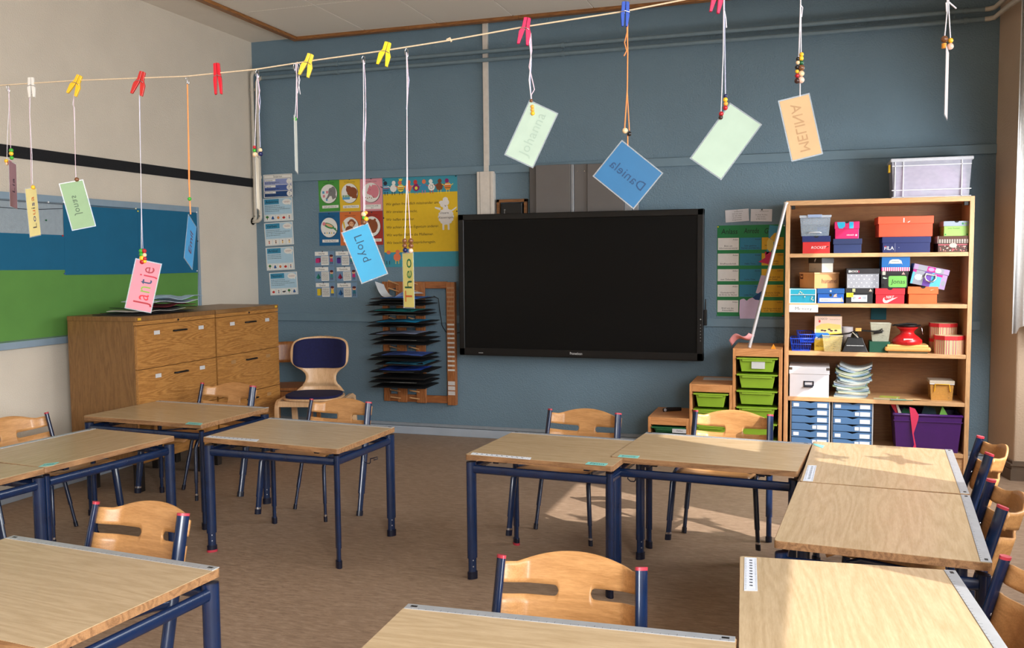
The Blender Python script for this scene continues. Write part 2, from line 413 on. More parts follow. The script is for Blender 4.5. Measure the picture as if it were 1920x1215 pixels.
# black felt strip and heating pipes on the left wall
felt = MB().box(XL, XL+.012, 1.5, 7.13, 2.165, 2.24)
tag(felt.build('felt_strip', plain((20, 21, 24), .95, .3, 90, bump=.4, bscale=300), bevel=.002), 'long black felt strip fixed across the cream left wall', 'strip')
pc = plain((196, 188, 174), .45); pb = plain((112, 132, 142), .45, .05)
def pipe(zh, xo, lab, zv, k):
    t = thing('heating_pipe', lab, 'pipe', (XL+xo, YB-.06, zv))
    L = lambda x, y, z: (x-(XL+xo), y-(YB-.06), z-zv)
    X = XL+xo
    arc = [L(X+.05-.05*math.cos(a), YB-.06, zh-.05+.05*math.sin(a)) for a in [i*PI/12 for i in range(0, 7)]]
    MB().tube([L(X, YB-.06, zv)]+arc+[L(X+.06, YB-.06, zh)], .0165, 10).build('vertical_pipe', pc, t)
    MB().tube([L(X+.05, YB-.06, zh), L(1.11, YB-.06, zh)], .0165, 10).build('horizontal_pipe', pb, t)
    MB().tube([L(1.10, YB-.06, zh), L(1.125, YB-.065, zh), L(1.155, YB-.09, zh), L(1.19, YB-.4, zh), L(1.24, YB-.62, zh)], .0165, 10).build('pipe_bend', pc, t)
    a2 = [L(X-.04+.04*math.cos(a), YB-.06, zv-.04*math.sin(a)) for a in [i*PI/12 for i in range(0, 7)]]
    MB().tube([L(X, YB-.06, zv+.01)]+a2+[L(XL, YB-.06, zv-.04)], .0165, 10).build('elbow', pc, t)
    MB().tube([L(XL, YB-.06, zv-.04), L(XL+.006, YB-.06, zv-.04)], .032, 14).build('rosette', pc, t)
    for z in (3.02, 2.25):
        MB().tube([L(X, YB-.06, z-.012), L(X, YB-.06, z+.012)], .021, 10).build('pipe_clip', pc, t)
    for x in (-3.9, -1.9, .98):
        MB().tube([L(x-.012, YB-.06, zh), L(x+.012, YB-.06, zh)], .022, 10).build('pipe_clip', pb, t)
        MB().tube([L(x, YB-.06, zh), L(x, YB, zh)], .006, 8).build('bracket', pb, t)
pipe(3.185, .035, 'outer cream heating pipe in the corner, its upper run painted blue', 1.90, 0)
pipe(3.118, .085, 'inner cream heating pipe in the corner, the lower of the two blue runs', 1.90, 1)
# white cable duct above the display
t = thing('cable_duct', 'white vertical cable duct from ceiling to the wall display', 'duct', (-2.566, YB, 1.85))
MB().box(-.021, .021, -.03, 0, .37, 1.60).build('narrow_duct', plain((214, 206, 196), .5), t, bevel=.002)
MB().box(-.072, .072, -.06, 0, 0, .37).build('wide_duct', plain((216, 208, 198), .5), t, bevel=.003)
for x in (-.045, .045): MB().box(x-.002, x+.002, -.0612, -.0598, .0, .37).build('seam', plain((150, 142, 132), .6), t)
# curtain at the right window pier
def curtain():
    mb = MB(); n = 46; z0, z1 = .99, 3.25; vs = []; 
    for j in range(2):
        for i in range(n+1):
            u = i/n; vs.append((1.228+u*.46, 6.60+.035*math.sin(u*2*PI*6)+.01*math.sin(u*31), z1 if j else z0+(.06*abs(math.sin(u*9)) if i > 3 else 0)))
    fs = [(i, i+1, n+2+i, n+1+i) for i in range(n)]
    mb.add(vs, fs, 0, True)
    return mb.build('curtain', plain((240, 240, 240), .8, .05, 60, bump=.3, bscale=250), solid=.003)
tag(curtain(), 'white pleated curtain hanging beside the right-hand pier', 'curtain')
# ================================================================== DESKS
LAM = wood((200, 175, 140), (180, 154, 117), 'x', 1.1, 0.27, 1.4, 0.7, 0.0, spec=0.55)
EDGE = wood((172, 128, 86), (118, 82, 52), 'x', 2.5, 0.55, .6, .8)
HOLE = plain((185, 190, 196), .3, .02, 30, metal=.8)
def oval_leg(name, parent, top, bot, ext, toe, m, ra=.025, rb=.014, cap=None, redfoot=False):
    """height-adjustable oval leg: outer tube, inner tube, holes and shoe"""
    T, B = Vector(top), Vector(bot); d = (T-B); L = d.length; u = d/L
    o = MB().tube([B+u*ext, T], 0, 14, oval=(ra, rb), toe=toe).build(name, M['steel'], parent)
    MB().tube([B+u*.02, B+u*(ext+.02)], 0, 12, oval=(ra*.82, rb*.78), toe=toe).build('inner_tube', M['steel'], o)
    MB().tube([B, B+u*.035], 0, 12, oval=(ra*1.02, rb*1.12), toe=toe).build('foot', M['steel_dark'], o)
    if redfoot: MB().tube([B, B+u*.012], 0, 12, oval=(ra*1.08, rb*1.2), toe=toe).build('foot_pad', M['red'], o)
    n = MB()
    dirv = Vector((math.sin(toe), -math.cos(toe), 0))
    for k in range(3):
        c = B+u*(.06+.03*k)
        if .06+.03*k > ext+.01: break
        n.tube([c+dirv*(rb*.6), c+dirv*(rb*.82)], .0035, 6)
    if n.v: n.build('screw_holes', HOLE, o)['kind'] = 'stuff'
    return o
DESKS = {}
def desk(key, x, y, yaw, W_, H_, label, tx=0, ty=0, hook=None, ext=.10):
    a = math.radians(yaw); group = 'single school desks with blue steel legs'
    t = thing('school_desk', label, 'desk', (x, y, 0), a, group)
    w, h = W_/2, H_/2
    def zt(px, py): return tx*px+ty*py-(.004 if key == 'C' else 0)
    # table top: softened corners, two layers (core with light edge, laminate skin)
    r = .012; poly = []
    for cx, cy, s0 in ((w-r, h-r, 0), (-w+r, h-r, 90), (-w+r, -h+r, 180), (w-r, -h+r, 270)):
        for k in range(4):
            q = math.radians(s0+30*k); poly.append((cx+r*math.cos(q), cy+r*math.sin(q)))
    core = MB().ext(poly, .5745, .5985)
    for v in core.v: v.z += zt(v.x, v.y)
    top = core.build('tabletop', EDGE, t, bevel=.002)
    sk = MB().ext([(px*(w-.0015)/w, py*(h-.0015)/h) for px, py in poly], .5985, .6000)
    for v in sk.v: v.z += zt(v.x, v.y)
    sk.build('laminate', LAM, top)
    rs = MB().box(-w+.004, w-.004, h-.032, h-.001, .5995, .6018)
    for v in rs.v: v.z += zt(v.x, v.y)
    ruler = rs.build('ruler_strip', M['alu'], top, bevel=.0006)
    tk = MB()
    n = int(W_/.02)
    for i in range(1, n):
        xx = -w+.004+i*.02; tk.box(xx-.0005, xx+.0005, h-.032, h-(.026 if i % 5 else .022), .6018, .6020)
    for v in tk.v: v.z += zt(v.x, v.y)
    tk.build('graduation', plain((90, 95, 105), .5), ruler)['kind'] = 'stuff'
    for s in (-1, 1):
        mk = MB().box(s*(w-.026)-.009, s*(w-.026)+.009, h-.020, h-.010, .6018, .6021)
        for v in mk.v: v.z += zt(v.x, v.y)
        mk.build('end_mark', M['black'], ruler)
    lx, ly = w-.022, h-.022
    for sx in (-1, 1):
        for sy in (-1, 1):
            leg = oval_leg('leg', t, (sx*lx, sy*ly, .556), (sx*(lx+.0), sy*(ly+.0), 0), ext, math.radians(90-sx*sy*45), 0, redfoot=((key == 'B' and sx < 0 and sy < 0) or (key == 'C' and sx < 0 and sy > 0)))
            MB().tube([(sx*lx, sy*ly, .553), (sx*lx, sy*ly, .560)], 0, 12, oval=(.0245, .0135), toe=math.radians(90-sx*sy*45)).build('top_plug', M['steel_dark'], leg)
    for s in (-1, 1):
        MB().tube([(-lx+.012, s*ly, .525), (lx-.012, s*ly, .525)], 0, 12, oval=(.011, .020), toe=0).build('rail', M['steel'], t)
        MB().tube([(s*lx, -ly+.012, .525), (s*lx, ly-.012, .525)], 0, 12, oval=(.011, .020), toe=0).build('rail', M['steel'], t)
    for s in (-1, 1):   # adjusters that carry the top
        bb = MB().box(s*w*.62-.014, s*w*.62+.014, -ly*.92, ly*.92, .552, .574)
        bb.build('bearer', M['steel_dark'], t, bevel=.003)
        for q in (-.62, .70):
            MB().box(s*w*.62-.034, s*w*.62+.034, q*ly-.022, q*ly+.022, .541, .560).build('clamp', M['black'], t, bevel=.006)
            MB().tube([(s*w*.62-.03, q*ly-.01, .556), (s*w*.62-.055, q*ly-.02, .549), (s*w*.62-.075, q*ly-.018, .553)], .0045, 6).build('lever', M['chrome'], t)
    if hook:
        hx, hy, dx = hook
        MB().tube([(hx, hy, .515), (hx, hy, .475), (hx+dx*.012, hy, .465), (hx+dx*.03, hy, .465), (hx+dx*.036, hy, .472), (hx+dx*.036, hy, .49), (hx+dx*.055, hy, .495), (hx+dx*.075, hy, .502), (hx+dx*.078, hy, .492), (hx+dx*.055, hy, .485)], .0028, 6).build('bag_hook', M['steel_dark'], t)
    DESKS[key] = (t, top, x, y, a, W_, H_, tx, ty)
    return t
desk('H', -.567, 1.85, 2.4, .842, .61, 'desk in the near centre foreground, cut by the bottom edge, chair tucked behind')
desk('I', -2.104, 1.97, -4.7, .864, .61, 'desk in the near left foreground, its blue frame corner beside the floor aisle')
desk('G', .129, 2.397, -86, .82, .60, 'nearest sunlit desk of the right-hand row, white paper ruler at its left corner')
desk('F', .233, 3.358, -94.2, .824, .62, 'shaded middle desk of the right-hand row, thick worn front edge')
desk('E', .294, 4.208, -93.5, .854, .614, 'farthest desk of the right-hand row, crossed by bird-shaped shadows')
desk('D', -.429, 4.319, -5.1, .82, .623, 'desk in front of the green storage bins, touching the right-hand row', hook=(-.36, -.2, 1))
desk('C', -1.152, 4.196, -4.0, .712, .597, 'narrow desk below the wall display with a white paper ruler at its front edge')
desk('B', -2.554, 4.187, -2.3, .80, .59, 'desk by the floor aisle in front of the upholstered teacher chair', -.012, .006, hook=(.385, -.02, 1))
desk('A', -3.631, 4.568, -3.5, .872, .613, 'desk directly in front of the oak cabinets, corner overlapping two other desks')
desk('J', -3.470, 3.558, 84.1, .774, .594, 'desk turned sideways at the left, teal name tag at its near corner')
desk('K', -3.535, 2.760, 85.5, .80, .60, 'desk cut by the left edge of the photo, pushed against the sideways desk')
def on_desk(key, px, py):
    t, top, x, y, a, W_, H_, tx, ty = DESKS[key]
    p = onZ(px, py, .6015); dx, dy = p.x-x, p.y-y
    u, v = dx*math.cos(a)+dy*math.sin(a), -dx*math.sin(a)+dy*math.cos(a)
    return u, v, .6003+tx*u+ty*v-(.004 if key == 'C' else 0)
def desk_sticker(key, name, pxs, rgb, txt=None, kind='tag', mat=None):
    P = [on_desk(key, *p) for p in pxs]   # TL TR BR BL on the desk
    top = DESKS[key][1]
    mb = MB(); n = len(P)
    mb.add([(p[0], p[1], p[2]+.0008) for p in P]+[(p[0], p[1], p[2]) for p in P], [tuple(range(n))[::-1] if False else tuple(range(n)), *[(i, n+i, n+(i+1) % n, (i+1) % n) for i in range(n)]])
    o = mb.build(name, mat or plain(rgb, .6, .05, 40), top)
    A, B, D_ = Vector(P[0]), Vector(P[1]), Vector(P[3])
    k = MB()
    if kind == 'tag' and txt:
        vs, fs, x0, x1 = textmesh(txt); ww = (B-A).length; hh = (D_-A).length; ux = (B-A)/ww; uy = (A-D_)/hh
        s = min(hh*.5/.7, ww*.7/(x1-x0))
        k.add([D_+ux*(ww*.18+(p[0]-x0)*s)+uy*(hh*.3+p[1]*s)+Vector((0, 0, .0012)) for p in vs], fs)
    if kind == 'ruler':
        # rows of tiny digits and ticks
        ww, hh = (B-A), (D_-A); n = 24
        for i in range(1, n):
            for j, (q0, q1) in enumerate(((.05, .16), (.84, .95))):
                a0 = A+ww*(i/n)+hh*q0; a1 = A+ww*(i/n)+hh*q1; e = ww*(.18/n)
                k.add([a0+Vector((0, 0, .0012)), a0+e+Vector((0, 0, .0012)), a1+e+Vector((0, 0, .0012)), a1+Vector((0, 0, .0012))], [(0, 1, 2, 3)])
        for i in range(10):
            a0 = A+ww*(.08+i*.085)+hh*.36; a1 = a0+hh*.24; e = ww*.035
            k.add([a0+Vector((0, 0, .0012)), a0+e+Vector((0, 0, .0012)), a1+e*.7+Vector((0, 0, .0012)), a1+Vector((0, 0, .0012))], [(0, 1, 2, 3)])
    if k.v: k.build('print', plain((60, 66, 78), .6), o)
    return o
TEAL = (130, 205, 196)
desk_sticker('A', 'name_tag', [(354, 791), (380, 793), (376, 797), (347, 795)], TEAL, 'Celina')
desk_sticker('J', 'name_tag', [(84, 869), (111, 866), (100, 872), (72, 875)], TEAL, 'Lina')
desk_sticker('C', 'name_tag', [(1103, 864), (1140, 867), (1135, 871.5), (1097, 868.5)], TEAL, 'Fynn')
desk_sticker('D', 'name_tag', [(1162, 852.2), (1199.5, 854.5), (1195, 859), (1158, 856.3)], TEAL, 'Emmy')
desk_sticker('E', 'name_tag', [(1525, 831), (1546, 835), (1542, 840), (1526, 834)], TEAL)
desk_sticker('C', 'paper_ruler', [(886, 846.5), (996.5, 856), (994, 860), (882, 850)], (226, 230, 238), kind='ruler')
desk_sticker('B', 'paper_ruler', [(393, 817.5), (486, 823.5), (481, 827.3), (386, 820)], (214, 218, 226), kind='ruler')
desk_sticker('E', 'paper_ruler', [(1531, 872.5), (1524, 902), (1505.5, 901), (1515, 872)], (214, 220, 232), kind='ruler')
desk_sticker('G', 'paper_ruler', [(1418.5, 1045.5), (1420.5, 1107.5), (1395, 1106.5), (1396, 1044.5)], (218, 224, 236), kind='ruler')

# ================================================================== CHAIRS
PLY = wood((210, 156, 100), (178, 126, 74), 'x', 1.5, 0.36, 0.8, 0.6)
PLYE = wood((214, 160, 104), (168, 112, 62), 'x', 6, 0.5, 2, 1)
_ch = None
def make_chair():
    t = thing('school_chair', '', 'chair')
    u = Vector((0, .17, .645)); L = u.length; un = u.normalized(); bk = Vector((0, un.z, -un.y))
    # rear legs run on as the back posts
    for s in (-1, 1):
        B = Vector((s*.225, 0, 0)); T = Vector((s*.202, .17, .645)); d = (T-B).normalized()
        leg = MB().tube([B+d*.13, T], 0, 14, oval=(.021, .0115), toe=math.radians(90-s*38)).build('rear_leg', M['steel'], t)
        MB().tube([B+d*.01, B+d*.15], 0, 12, oval=(.017, .009), toe=math.radians(90-s*38)).build('inner_tube', M['steel'], leg)
        MB().tube([B, B+d*.03], 0, 12, oval=(.0205, .0115), toe=math.radians(90-s*38)).build('foot', M['steel_dark'], leg)
        c = T; ring = []
        cap = MB().tube([c-d*.003, c+d*.003, c+d*.006], [1, 1, .7], 14, oval=(.0215, .0122), toe=math.radians(90-s*38))
        cap.build('post_cap', M['red'], leg, bevel=.003)
        # front leg, bending back under the seat
        Fp = Vector((s*.225, -.36, .065)); K = Vector((s*.205, -.335, .36))
        fl = MB().tube([Fp+(K-Fp).normalized()*.10, K, K+Vector((-s*.004, .02, .032)), K+Vector((-s*.006, .06, .045)), Vector((s*.196, .03, .372)), Vector((s*.200, .088, .36))], 0, 14, oval=(.019, .0105), toe=math.radians(90+s*38)).build('front_leg', M['steel'], t)
        MB().tube([Fp+(K-Fp).normalized()*.01, Fp+(K-Fp).normalized()*.12], 0, 12, oval=(.016, .0085), toe=math.radians(90+s*38)).build('inner_tube', M['steel'], fl)
        MB().tube([Fp, Fp+(K-Fp).normalized()*.03], 0, 12, oval=(.019, .0105), toe=math.radians(90+s*38)).build('foot', M['steel_dark'], fl)
        MB().tube([Fp+(K-Fp).normalized()*.028, Fp+(K-Fp).normalized()*.040], 0, 12, oval=(.0185, .0100), toe=math.radians(90+s*38)).build('collar', M['chrome'], fl)
    for yy, zz in ((-.24, .392), (.0, .372)):
        MB().tube([(-.198, yy, zz), (.198, yy, zz)], .011, 10).build('cross_bar', M['steel'], t)
    # seat, gently dished with a rolled front edge
    nx, ny = 12, 12; vs = []
    for j in range(ny+1):
        v = j/ny; yy = -.395+v*.40
        wv = .178+.012*math.sin(v*PI)-.02*(max(0, v-.85)/.15)**2
        for i in range(nx+1):
            q = -1+2*i/nx
            z = .425-.048*v - .010*math.sin(v*PI)*(1-q*q) - .022*max(0, .12-v)/.12*max(0, .12-v)/.12
            vs.append((q*wv, yy, z))
    fs = [(j*(nx+1)+i, j*(nx+1)+i+1, (j+1)*(nx+1)+i+1, (j+1)*(nx+1)+i) for j in range(ny) for i in range(nx)]
    MB().add(vs, fs, 0, True).build('seat', PLY, t, solid=.011)
    # moulded backrest with two open grip slots
    def dep(s):
        a = abs(s)
        k = min(1, max(0, (a-.135)/.07)); k = k*k*(3-2*k)
        return (.084-.55*a*a)*(1-k)+.022*k
    def P(s, tt):
        q = .225-(.225-.202)*tt/L
        return Vector((s, 0, 0))+un*tt+bk*dep(s)
    E = .216; s0, rr = .047, .016; tc_ = L-.087
    cols = [-E+2*E*i/60 for i in range(61)]
    for z in (s0, s0+.004, s0+.008, s0+rr): cols += [z, -z]
    cols = sorted(set(round(c, 5) for c in cols))
    def bounds(s):
        a = abs(s)
        topv = L-.012 if a > .168 else L-.012+.040*(1-(a/.168)**2)
        if a > .19: topv -= .006*((a-.19)/.026)**2
        hs = 0
        if a > s0: hs = rr if a > s0+rr else rr*math.sqrt(max(0, 1-((s0+rr-a)/rr)**2))
        bot = L-.245+(.03*((a-.17)/.046)**2 if a > .17 else 0)
        return bot, tc_-hs, tc_+hs, topv
    nl, nu = 5, 5; vs = []; fs = []
    for s in cols:
        b0, b1, b2, b3 = bounds(s)
        vs += [P(s, b0+(b1-b0)*k/nl) for k in range(nl+1)]+[P(s, b2+(b3-b2)*k/nu) for k in range(nu+1)]
    n1 = nl+nu+2
    for c in range(len(cols)-1):
        for k in range(n1-1):
            if k == nl: continue
            fs.append((c*n1+k, c*n1+k+1, (c+1)*n1+k+1, (c+1)*n1+k))
    MB().add(vs, fs, 0, True).build('backrest', PLY, t, solid=.010, weld=True)
    sc = MB()
    for s in (-1, 1):
        for tt in (L-.05, L-.17):
            p = P(s*.206, tt); sc.tube([p-bk*.010, p-bk*.013], .006, 8)
    sc.build('screws', M['chrome'], t)['kind'] = 'stuff'
    return t
def copy_tree(o, parent=None):
    c = o.copy(); COL.objects.link(c); c.parent = parent
    for ch in o.children: copy_tree(ch, c)
    return c
proto = make_chair(); used = False
def chair(x, y, yaw, label, sc=1.0):
    global used
    o = proto if not used else copy_tree(proto)
    used = True
    o.location = (x, y, 0); o.rotation_euler = (0, 0, math.radians(yaw)); o.scale = (sc, sc, sc)
    o['label'] = label; o['category'] = 'chair'; o['group'] = 'wooden school chairs with blue posts and red caps'
chair(-.635, 2.275, 1.5, 'school chair behind the near centre desk, scratched wooden backrest facing the viewer')
chair(-2.235, 2.395, -5.5, 'school chair behind the near left desk, wooden backrest leaning over the aisle')
chair(-1.225, 4.765, -6, 'school chair tucked behind the narrow desk below the wall display')
chair(-.426, 4.93, -5.5, 'school chair in front of the green storage bins, its left post catching the sun')
chair(-2.742, 4.755, -3, 'school chair behind the aisle desk, in front of the upholstered teacher chair')
chair(-3.70, 4.95, -6, 'school chair in front of the oak cabinets', 1.06)
chair(-4.00, 3.87, 85, 'school chair against the left wall behind the sideways desk')
chair(-4.02, 3.02, 86, 'school chair legs at the left photo edge, behind the cut-off desk')
chair(.575, 4.535, -94, 'sunlit school chair at the farthest desk of the right-hand row')
chair(.468, 3.625, -94.5, 'school chair at the middle desk of the right-hand row')
chair(.372, 2.625, -86, 'school chair at the nearest desk of the right-hand row, cut by the photo edge')

# ================================================================== OAK CABINETS
OAKH = wood((190, 136, 72), (148, 98, 46), 'y', 1.6, 0.42, 1.6, 0.9)
OAKV = wood((142, 102, 58), (112, 76, 40), 'z', 1.6, 0.5, 1.2, 0.7)
def cabinet(y0, y1, label, k):
    t = thing('drawer_cabinet', label, 'cabinet', (-4.08, y0, 0), 0, 'oak drawer cabinets along the left wall')
    D = .545; w = y1-y0
    bd = MB().box(-D, -.02, .004, w-.004, .20, 1.125); bd.build('body', OAKV, t, bevel=.002)
    MB().box(-D, .002, .002, w-.002, 1.125, 1.155).build('top_board', OAKV if k == 0 else wood((150, 112, 68), (120, 84, 46), 'y', 1.6, .4), t, bevel=.002)
    MB().box(-.02, .001, .004, w-.004, 1.100, 1.124).build('top_rail', OAKH, t, bevel=.001)
    MB().tube([(.0, w*.5, 1.113), (.006, w*.5, 1.113)], .008, 14).build('lock', M['chrome'], t)
    zz = [1.096, .812, .508, .205]
    for i in range(3):
        d = MB().box(-.019, .001, .006, w-.006, zz[i+1]+.004, zz[i]).build('drawer', OAKH, t, bevel=.0015)
        zc = zz[i]-.055
        MB().tube([(.0, w*.44, zc), (.022, w*.44, zc+.002), (.026, w*.46, zc+.003), (.026, w*.56, zc+.003), (.022, w*.58, zc+.002), (0, w*.58, zc)], .0065, 8).build('handle', M['black'], d)
        for q in (.24, .80):
            lh = MB().box(.001, .003, w*q-.028, w*q+.028, zc-.012, zc+.014).build('label_holder', plain((205, 205, 205), .3) if not (k == 1 and i > 0) else plain((170, 130, 84), .4), d, bevel=.001)
    for yy in (.10, w-.10):
        for xx in (-.10, -D+.08):
            MB().box(xx-.025, xx+.025, yy-.025, yy+.025, 0, .20).build('leg', plain((34, 26, 20), .6), t, bevel=.003)
    MB().box(-.001, .0035, .02 if k == 0 else w-.05, .05 if k == 0 else w-.02, 1.132, 1.147).build('price_sticker', plain((225, 175, 40), .6), t)
    return t
cabinet(4.75, 5.565, 'near oak cabinet of wide drawers with black handles, flat papers piled on top', 0)
cabinet(5.572, 6.385, 'far oak cabinet of wide drawers, bare top, beside the corner chairs', 1)

# ================================================================== TEACHER CHAIR and OLD WOODEN CHAIR
BEECH = wood((228, 190, 148), (205, 162, 118), 'z', 1.2, .35, 1, .5)
NAVY = plain((14, 18, 66), .9, .15, 60, bump=.3, bscale=400)
def shell_outline(n=28):
    # right half of the back shell: (half width, height) from seat level to the top
    return [(.195, .0), (.175, .02), (.145, .045), (.122, .085), (.122, .125), (.140, .155), (.178, .18), (.212, .205), (.230, .24), (.236, .30), (.232, .35), (.218, .39), (.19, .413), (.14, .424), (.07, .428), (.0, .430)]
def teacher_chair(x, y, yaw):
    t = thing('teacher_chair', 'beech bentwood chair with dark blue upholstered back and seat below the posters', 'chair', (x, y, 0), yaw)
    H = shell_outline()
    def bp(u, v):   # point on the curved back
        return Vector((u, .03+.20*v-.10*(u/.23)**2*.9+(.03 if v < .05 else 0), .462+v))
    rows = 26; nx = 10; vs = []; fs = []
    def hw(v):
        for (a, za), (b, zb) in zip(H[:-1], H[1:]):
            if za <= v <= zb: return a+(b-a)*((v-za)/(zb-za) if zb > za else 0)
        return 0.0
    def grid(v0, v1, ins, off):
        vs = []; 
        for j in range(rows+1):
            q = .5-.5*math.cos(PI*j/rows); v = v0+(v1-v0)*q
            w = max(.012, (hw(v) if ins == 0 else ins(v)))
            for i in range(nx+1):
                p = bp(-w+2*w*i/nx, v); p.y -= off; vs.append(p)
        fs = [(j*(nx+1)+i, j*(nx+1)+i+1, (j+1)*(nx+1)+i+1, (j+1)*(nx+1)+i) for j in range(rows) for i in range(nx)]
        return vs, fs
    v_, f_ = grid(0, .4299, 0, 0)
    MB().add(v_, f_, 0, True).build('back_shell', BEECH, t, solid=.012)
    def padw(v):
        a, b = .178, .415; c = (v-a)/(b-a)*2-1
        return .216*(1-abs(c)**5)**.25
    v_, f_ = grid(.179, .4145, padw, .010)
    MB().add(v_, f_, 0, True).build('back_pad', NAVY, t, solid=.016)
    # seat and pad
    so_ = []
    for k in range(28):
        a = 2*PI*k/28; c, s_ = math.cos(a), math.sin(a)
        so_.append((.225*abs(c)**.6*(1 if c >= 0 else -1), -.16+.215*abs(s_)**.7*(1 if s_ >= 0 else -1)))
    MB().ext(so_, .435, .449).build('seat', BEECH, t, bevel=.004)
    MB().ext([(p[0]*.93, -.16+(p[1]+.16)*.93) for p in so_], .449, .467).build('seat_pad', NAVY, t, bevel=.007)
    for s in (-1, 1):   # bent side frames
        path = [(s*.245, -.34, 0), (s*.245, -.34, .36)]+[(s*.245, -.34+.06-.06*math.cos(a), .36+.06*math.sin(a)) for a in [i*PI/12 for i in range(1, 7)]]+[(s*.245, .0, .425), (s*.245, .08, .40), (s*.245, .14, .0)]
        R = []
        mb = MB().tube(path, 0, 4, oval=(.021, .030), toe=PI/4)
        mb.sm = [False]*len(mb.sm)
        mb.build('side_frame', BEECH, t, bevel=.004)
    MB().box(-.235, .235, -.345, -.325, .385, .43).build('front_rail', BEECH, t, bevel=.004)
    MB().box(-.235, .235, .05, .07, .34, .38).build('rear_rail', BEECH, t, bevel=.004)
teacher_chair(-3.735, 6.42, math.radians(14))
BRN = wood((176, 112, 56), (128, 72, 32), 'z', 1.5, .35, 1.2, .8)
def old_chair(x, y, yaw):
    t = thing('wooden_chair', 'old brown all-wood chair half hidden behind the oak cabinet', 'chair', (x, y, 0), yaw)
    vs = []; nx = 14; nz = 6
    for j in range(nz+1):
        for i in range(nx+1):
            u = -.21+.42*i/nx; v = .62+.18*j/nz - (.012*(abs(u)/.21)**4 if j == nz else 0)
            vs.append((u, .175-.9*u*u+.15*(v-.62), v))
    fs = [(j*(nx+1)+i, j*(nx+1)+i+1, (j+1)*(nx+1)+i+1, (j+1)*(nx+1)+i) for j in range(nz) for i in range(nx)]
    MB().add(vs, fs, 0, True).build('backrest', BRN, t, solid=.010)
    vs = []; n = 24
    o_ = [(.21*abs(math.cos(2*PI*k/n))**.5*(1 if math.cos(2*PI*k/n) >= 0 else -1), -.06+.20*abs(math.sin(2*PI*k/n))**.5*(1 if math.sin(2*PI*k/n) >= 0 else -1)) for k in range(n)]
    MB().ext(o_, .43, .452).build('seat', BRN, t, bevel=.005)
    for s in (-1, 1):
        MB().box(s*.19-.017, s*.19+.017, .115, .15, 0, .78).build('leg', BRN, t, bevel=.004)
        MB().box(s*.19-.017, s*.19+.017, -.24, -.205, 0, .43).build('leg', BRN, t, bevel=.004)
        MB().box(s*.19-.01, s*.19+.01, -.21, .12, .26, .285).build('stretcher', BRN, t, bevel=.003)
    MB().box(-.18, .18, -.235, -.212, .36, .42).build('apron', BRN, t, bevel=.003)
    MB().box(-.18, .18, .12, .14, .28, .305).build('stretcher', BRN, t, bevel=.003)
old_chair(-4.22, 6.80, math.radians(20))
# ================================================================== WALL DISPLAY
t = thing('interactive_display', 'large black flat-panel display, switched off, mounted on the blue wall', 'display', (-1.815, 7.06, .72))
tv = [onY(860, 402, 7.0), onY(1320, 391.5, 7.0), onY(1318, 679, 7.0), onY(860, 664, 7.0)]
xa, xb = (tv[0].x+tv[3].x)/2, (tv[1].x+tv[2].x)/2; zb, zt_ = (tv[2].z+tv[3].z)/2, (tv[0].z+tv[1].z)/2
t.location = ((xa+xb)/2, 7.06, zb); w2 = (xb-xa)/2; hT = zt_-zb
bz = plain((14, 14, 15), .35, .05, 8, spec=.4)
fr = MB()
for (x0, x1, z0, z1) in ((-w2, -w2+.05, 0, hT), (w2-.05, w2, 0, hT), (-w2, w2, 0, .062), (-w2, w2, hT-.05, hT)): fr.box(x0, x1, -.06, .0, z0, z1)
fr.build('bezel', bz, t, bevel=.006)
MB().box(-w2+.02, w2-.02, -.045, .06, .02, hT-.02).build('housing', bz, t)
scm, nt_, b_ = _base('screen_glass'); b_.inputs['Base Color'].default_value = (0.006, .006, .006, 1); b_.inputs['Roughness'].default_value = .32; b_.inputs['Specular IOR Level'].default_value = .12
no = N(nt_, 'ShaderNodeTexNoise', Scale=3.0, Detail=4.0); rr_ = ramp(nt_, [(.3, (.28,)*3+(1,)), (.7, (.38,)*3+(1,))]); nt_.links.new(no.outputs['Fac'], rr_.inputs[0]); nt_.links.new(rr_.outputs[0], b_.inputs['Roughness'])
MB().box(-w2+.049, w2-.049, -.052, -.044, .061, hT-.049).build('screen', scm, t)
fl = Flat(2*w2, hT, .0615); fl.text('Promethean', .475, .022, .019, .05); fl.rect(.085, .018, .105, .021)
o = deco(t, 'lettering', fl, plain((215, 215, 215), .5)); o.location = (-w2, 0, 0)
for k in range(6):
    zz = .155+.024*k
    MB().tube([(w2-.02, -.0605, zz), (w2-.02, -.0625, zz)], .004, 8).build('button', plain((120, 120, 122), .5), t)
MB().tube([(w2-.02, -.0605, .318), (w2-.02, -.0625, .318)], .005, 8).build('indicator', plain((190, 190, 190), .5), t)
ph = MB().box(w2, w2+.022, -.045, -.005, .315, .335); ph.build('pen_tray', bz, t, bevel=.003)
MB().tube([(w2+.012, -.028, .27), (w2+.012, -.026, .47)], [.009, .005], 8).build('stylus', M['black'], t)
MB().box(w2, w2+.024, -.046, -.004, .27, .39).build('pen_clip', bz, t, bevel=.004)
MB().box(-.5, .5, .0, .118, hT*.3, hT*.75).build('wall_mount', M['grey'], t)

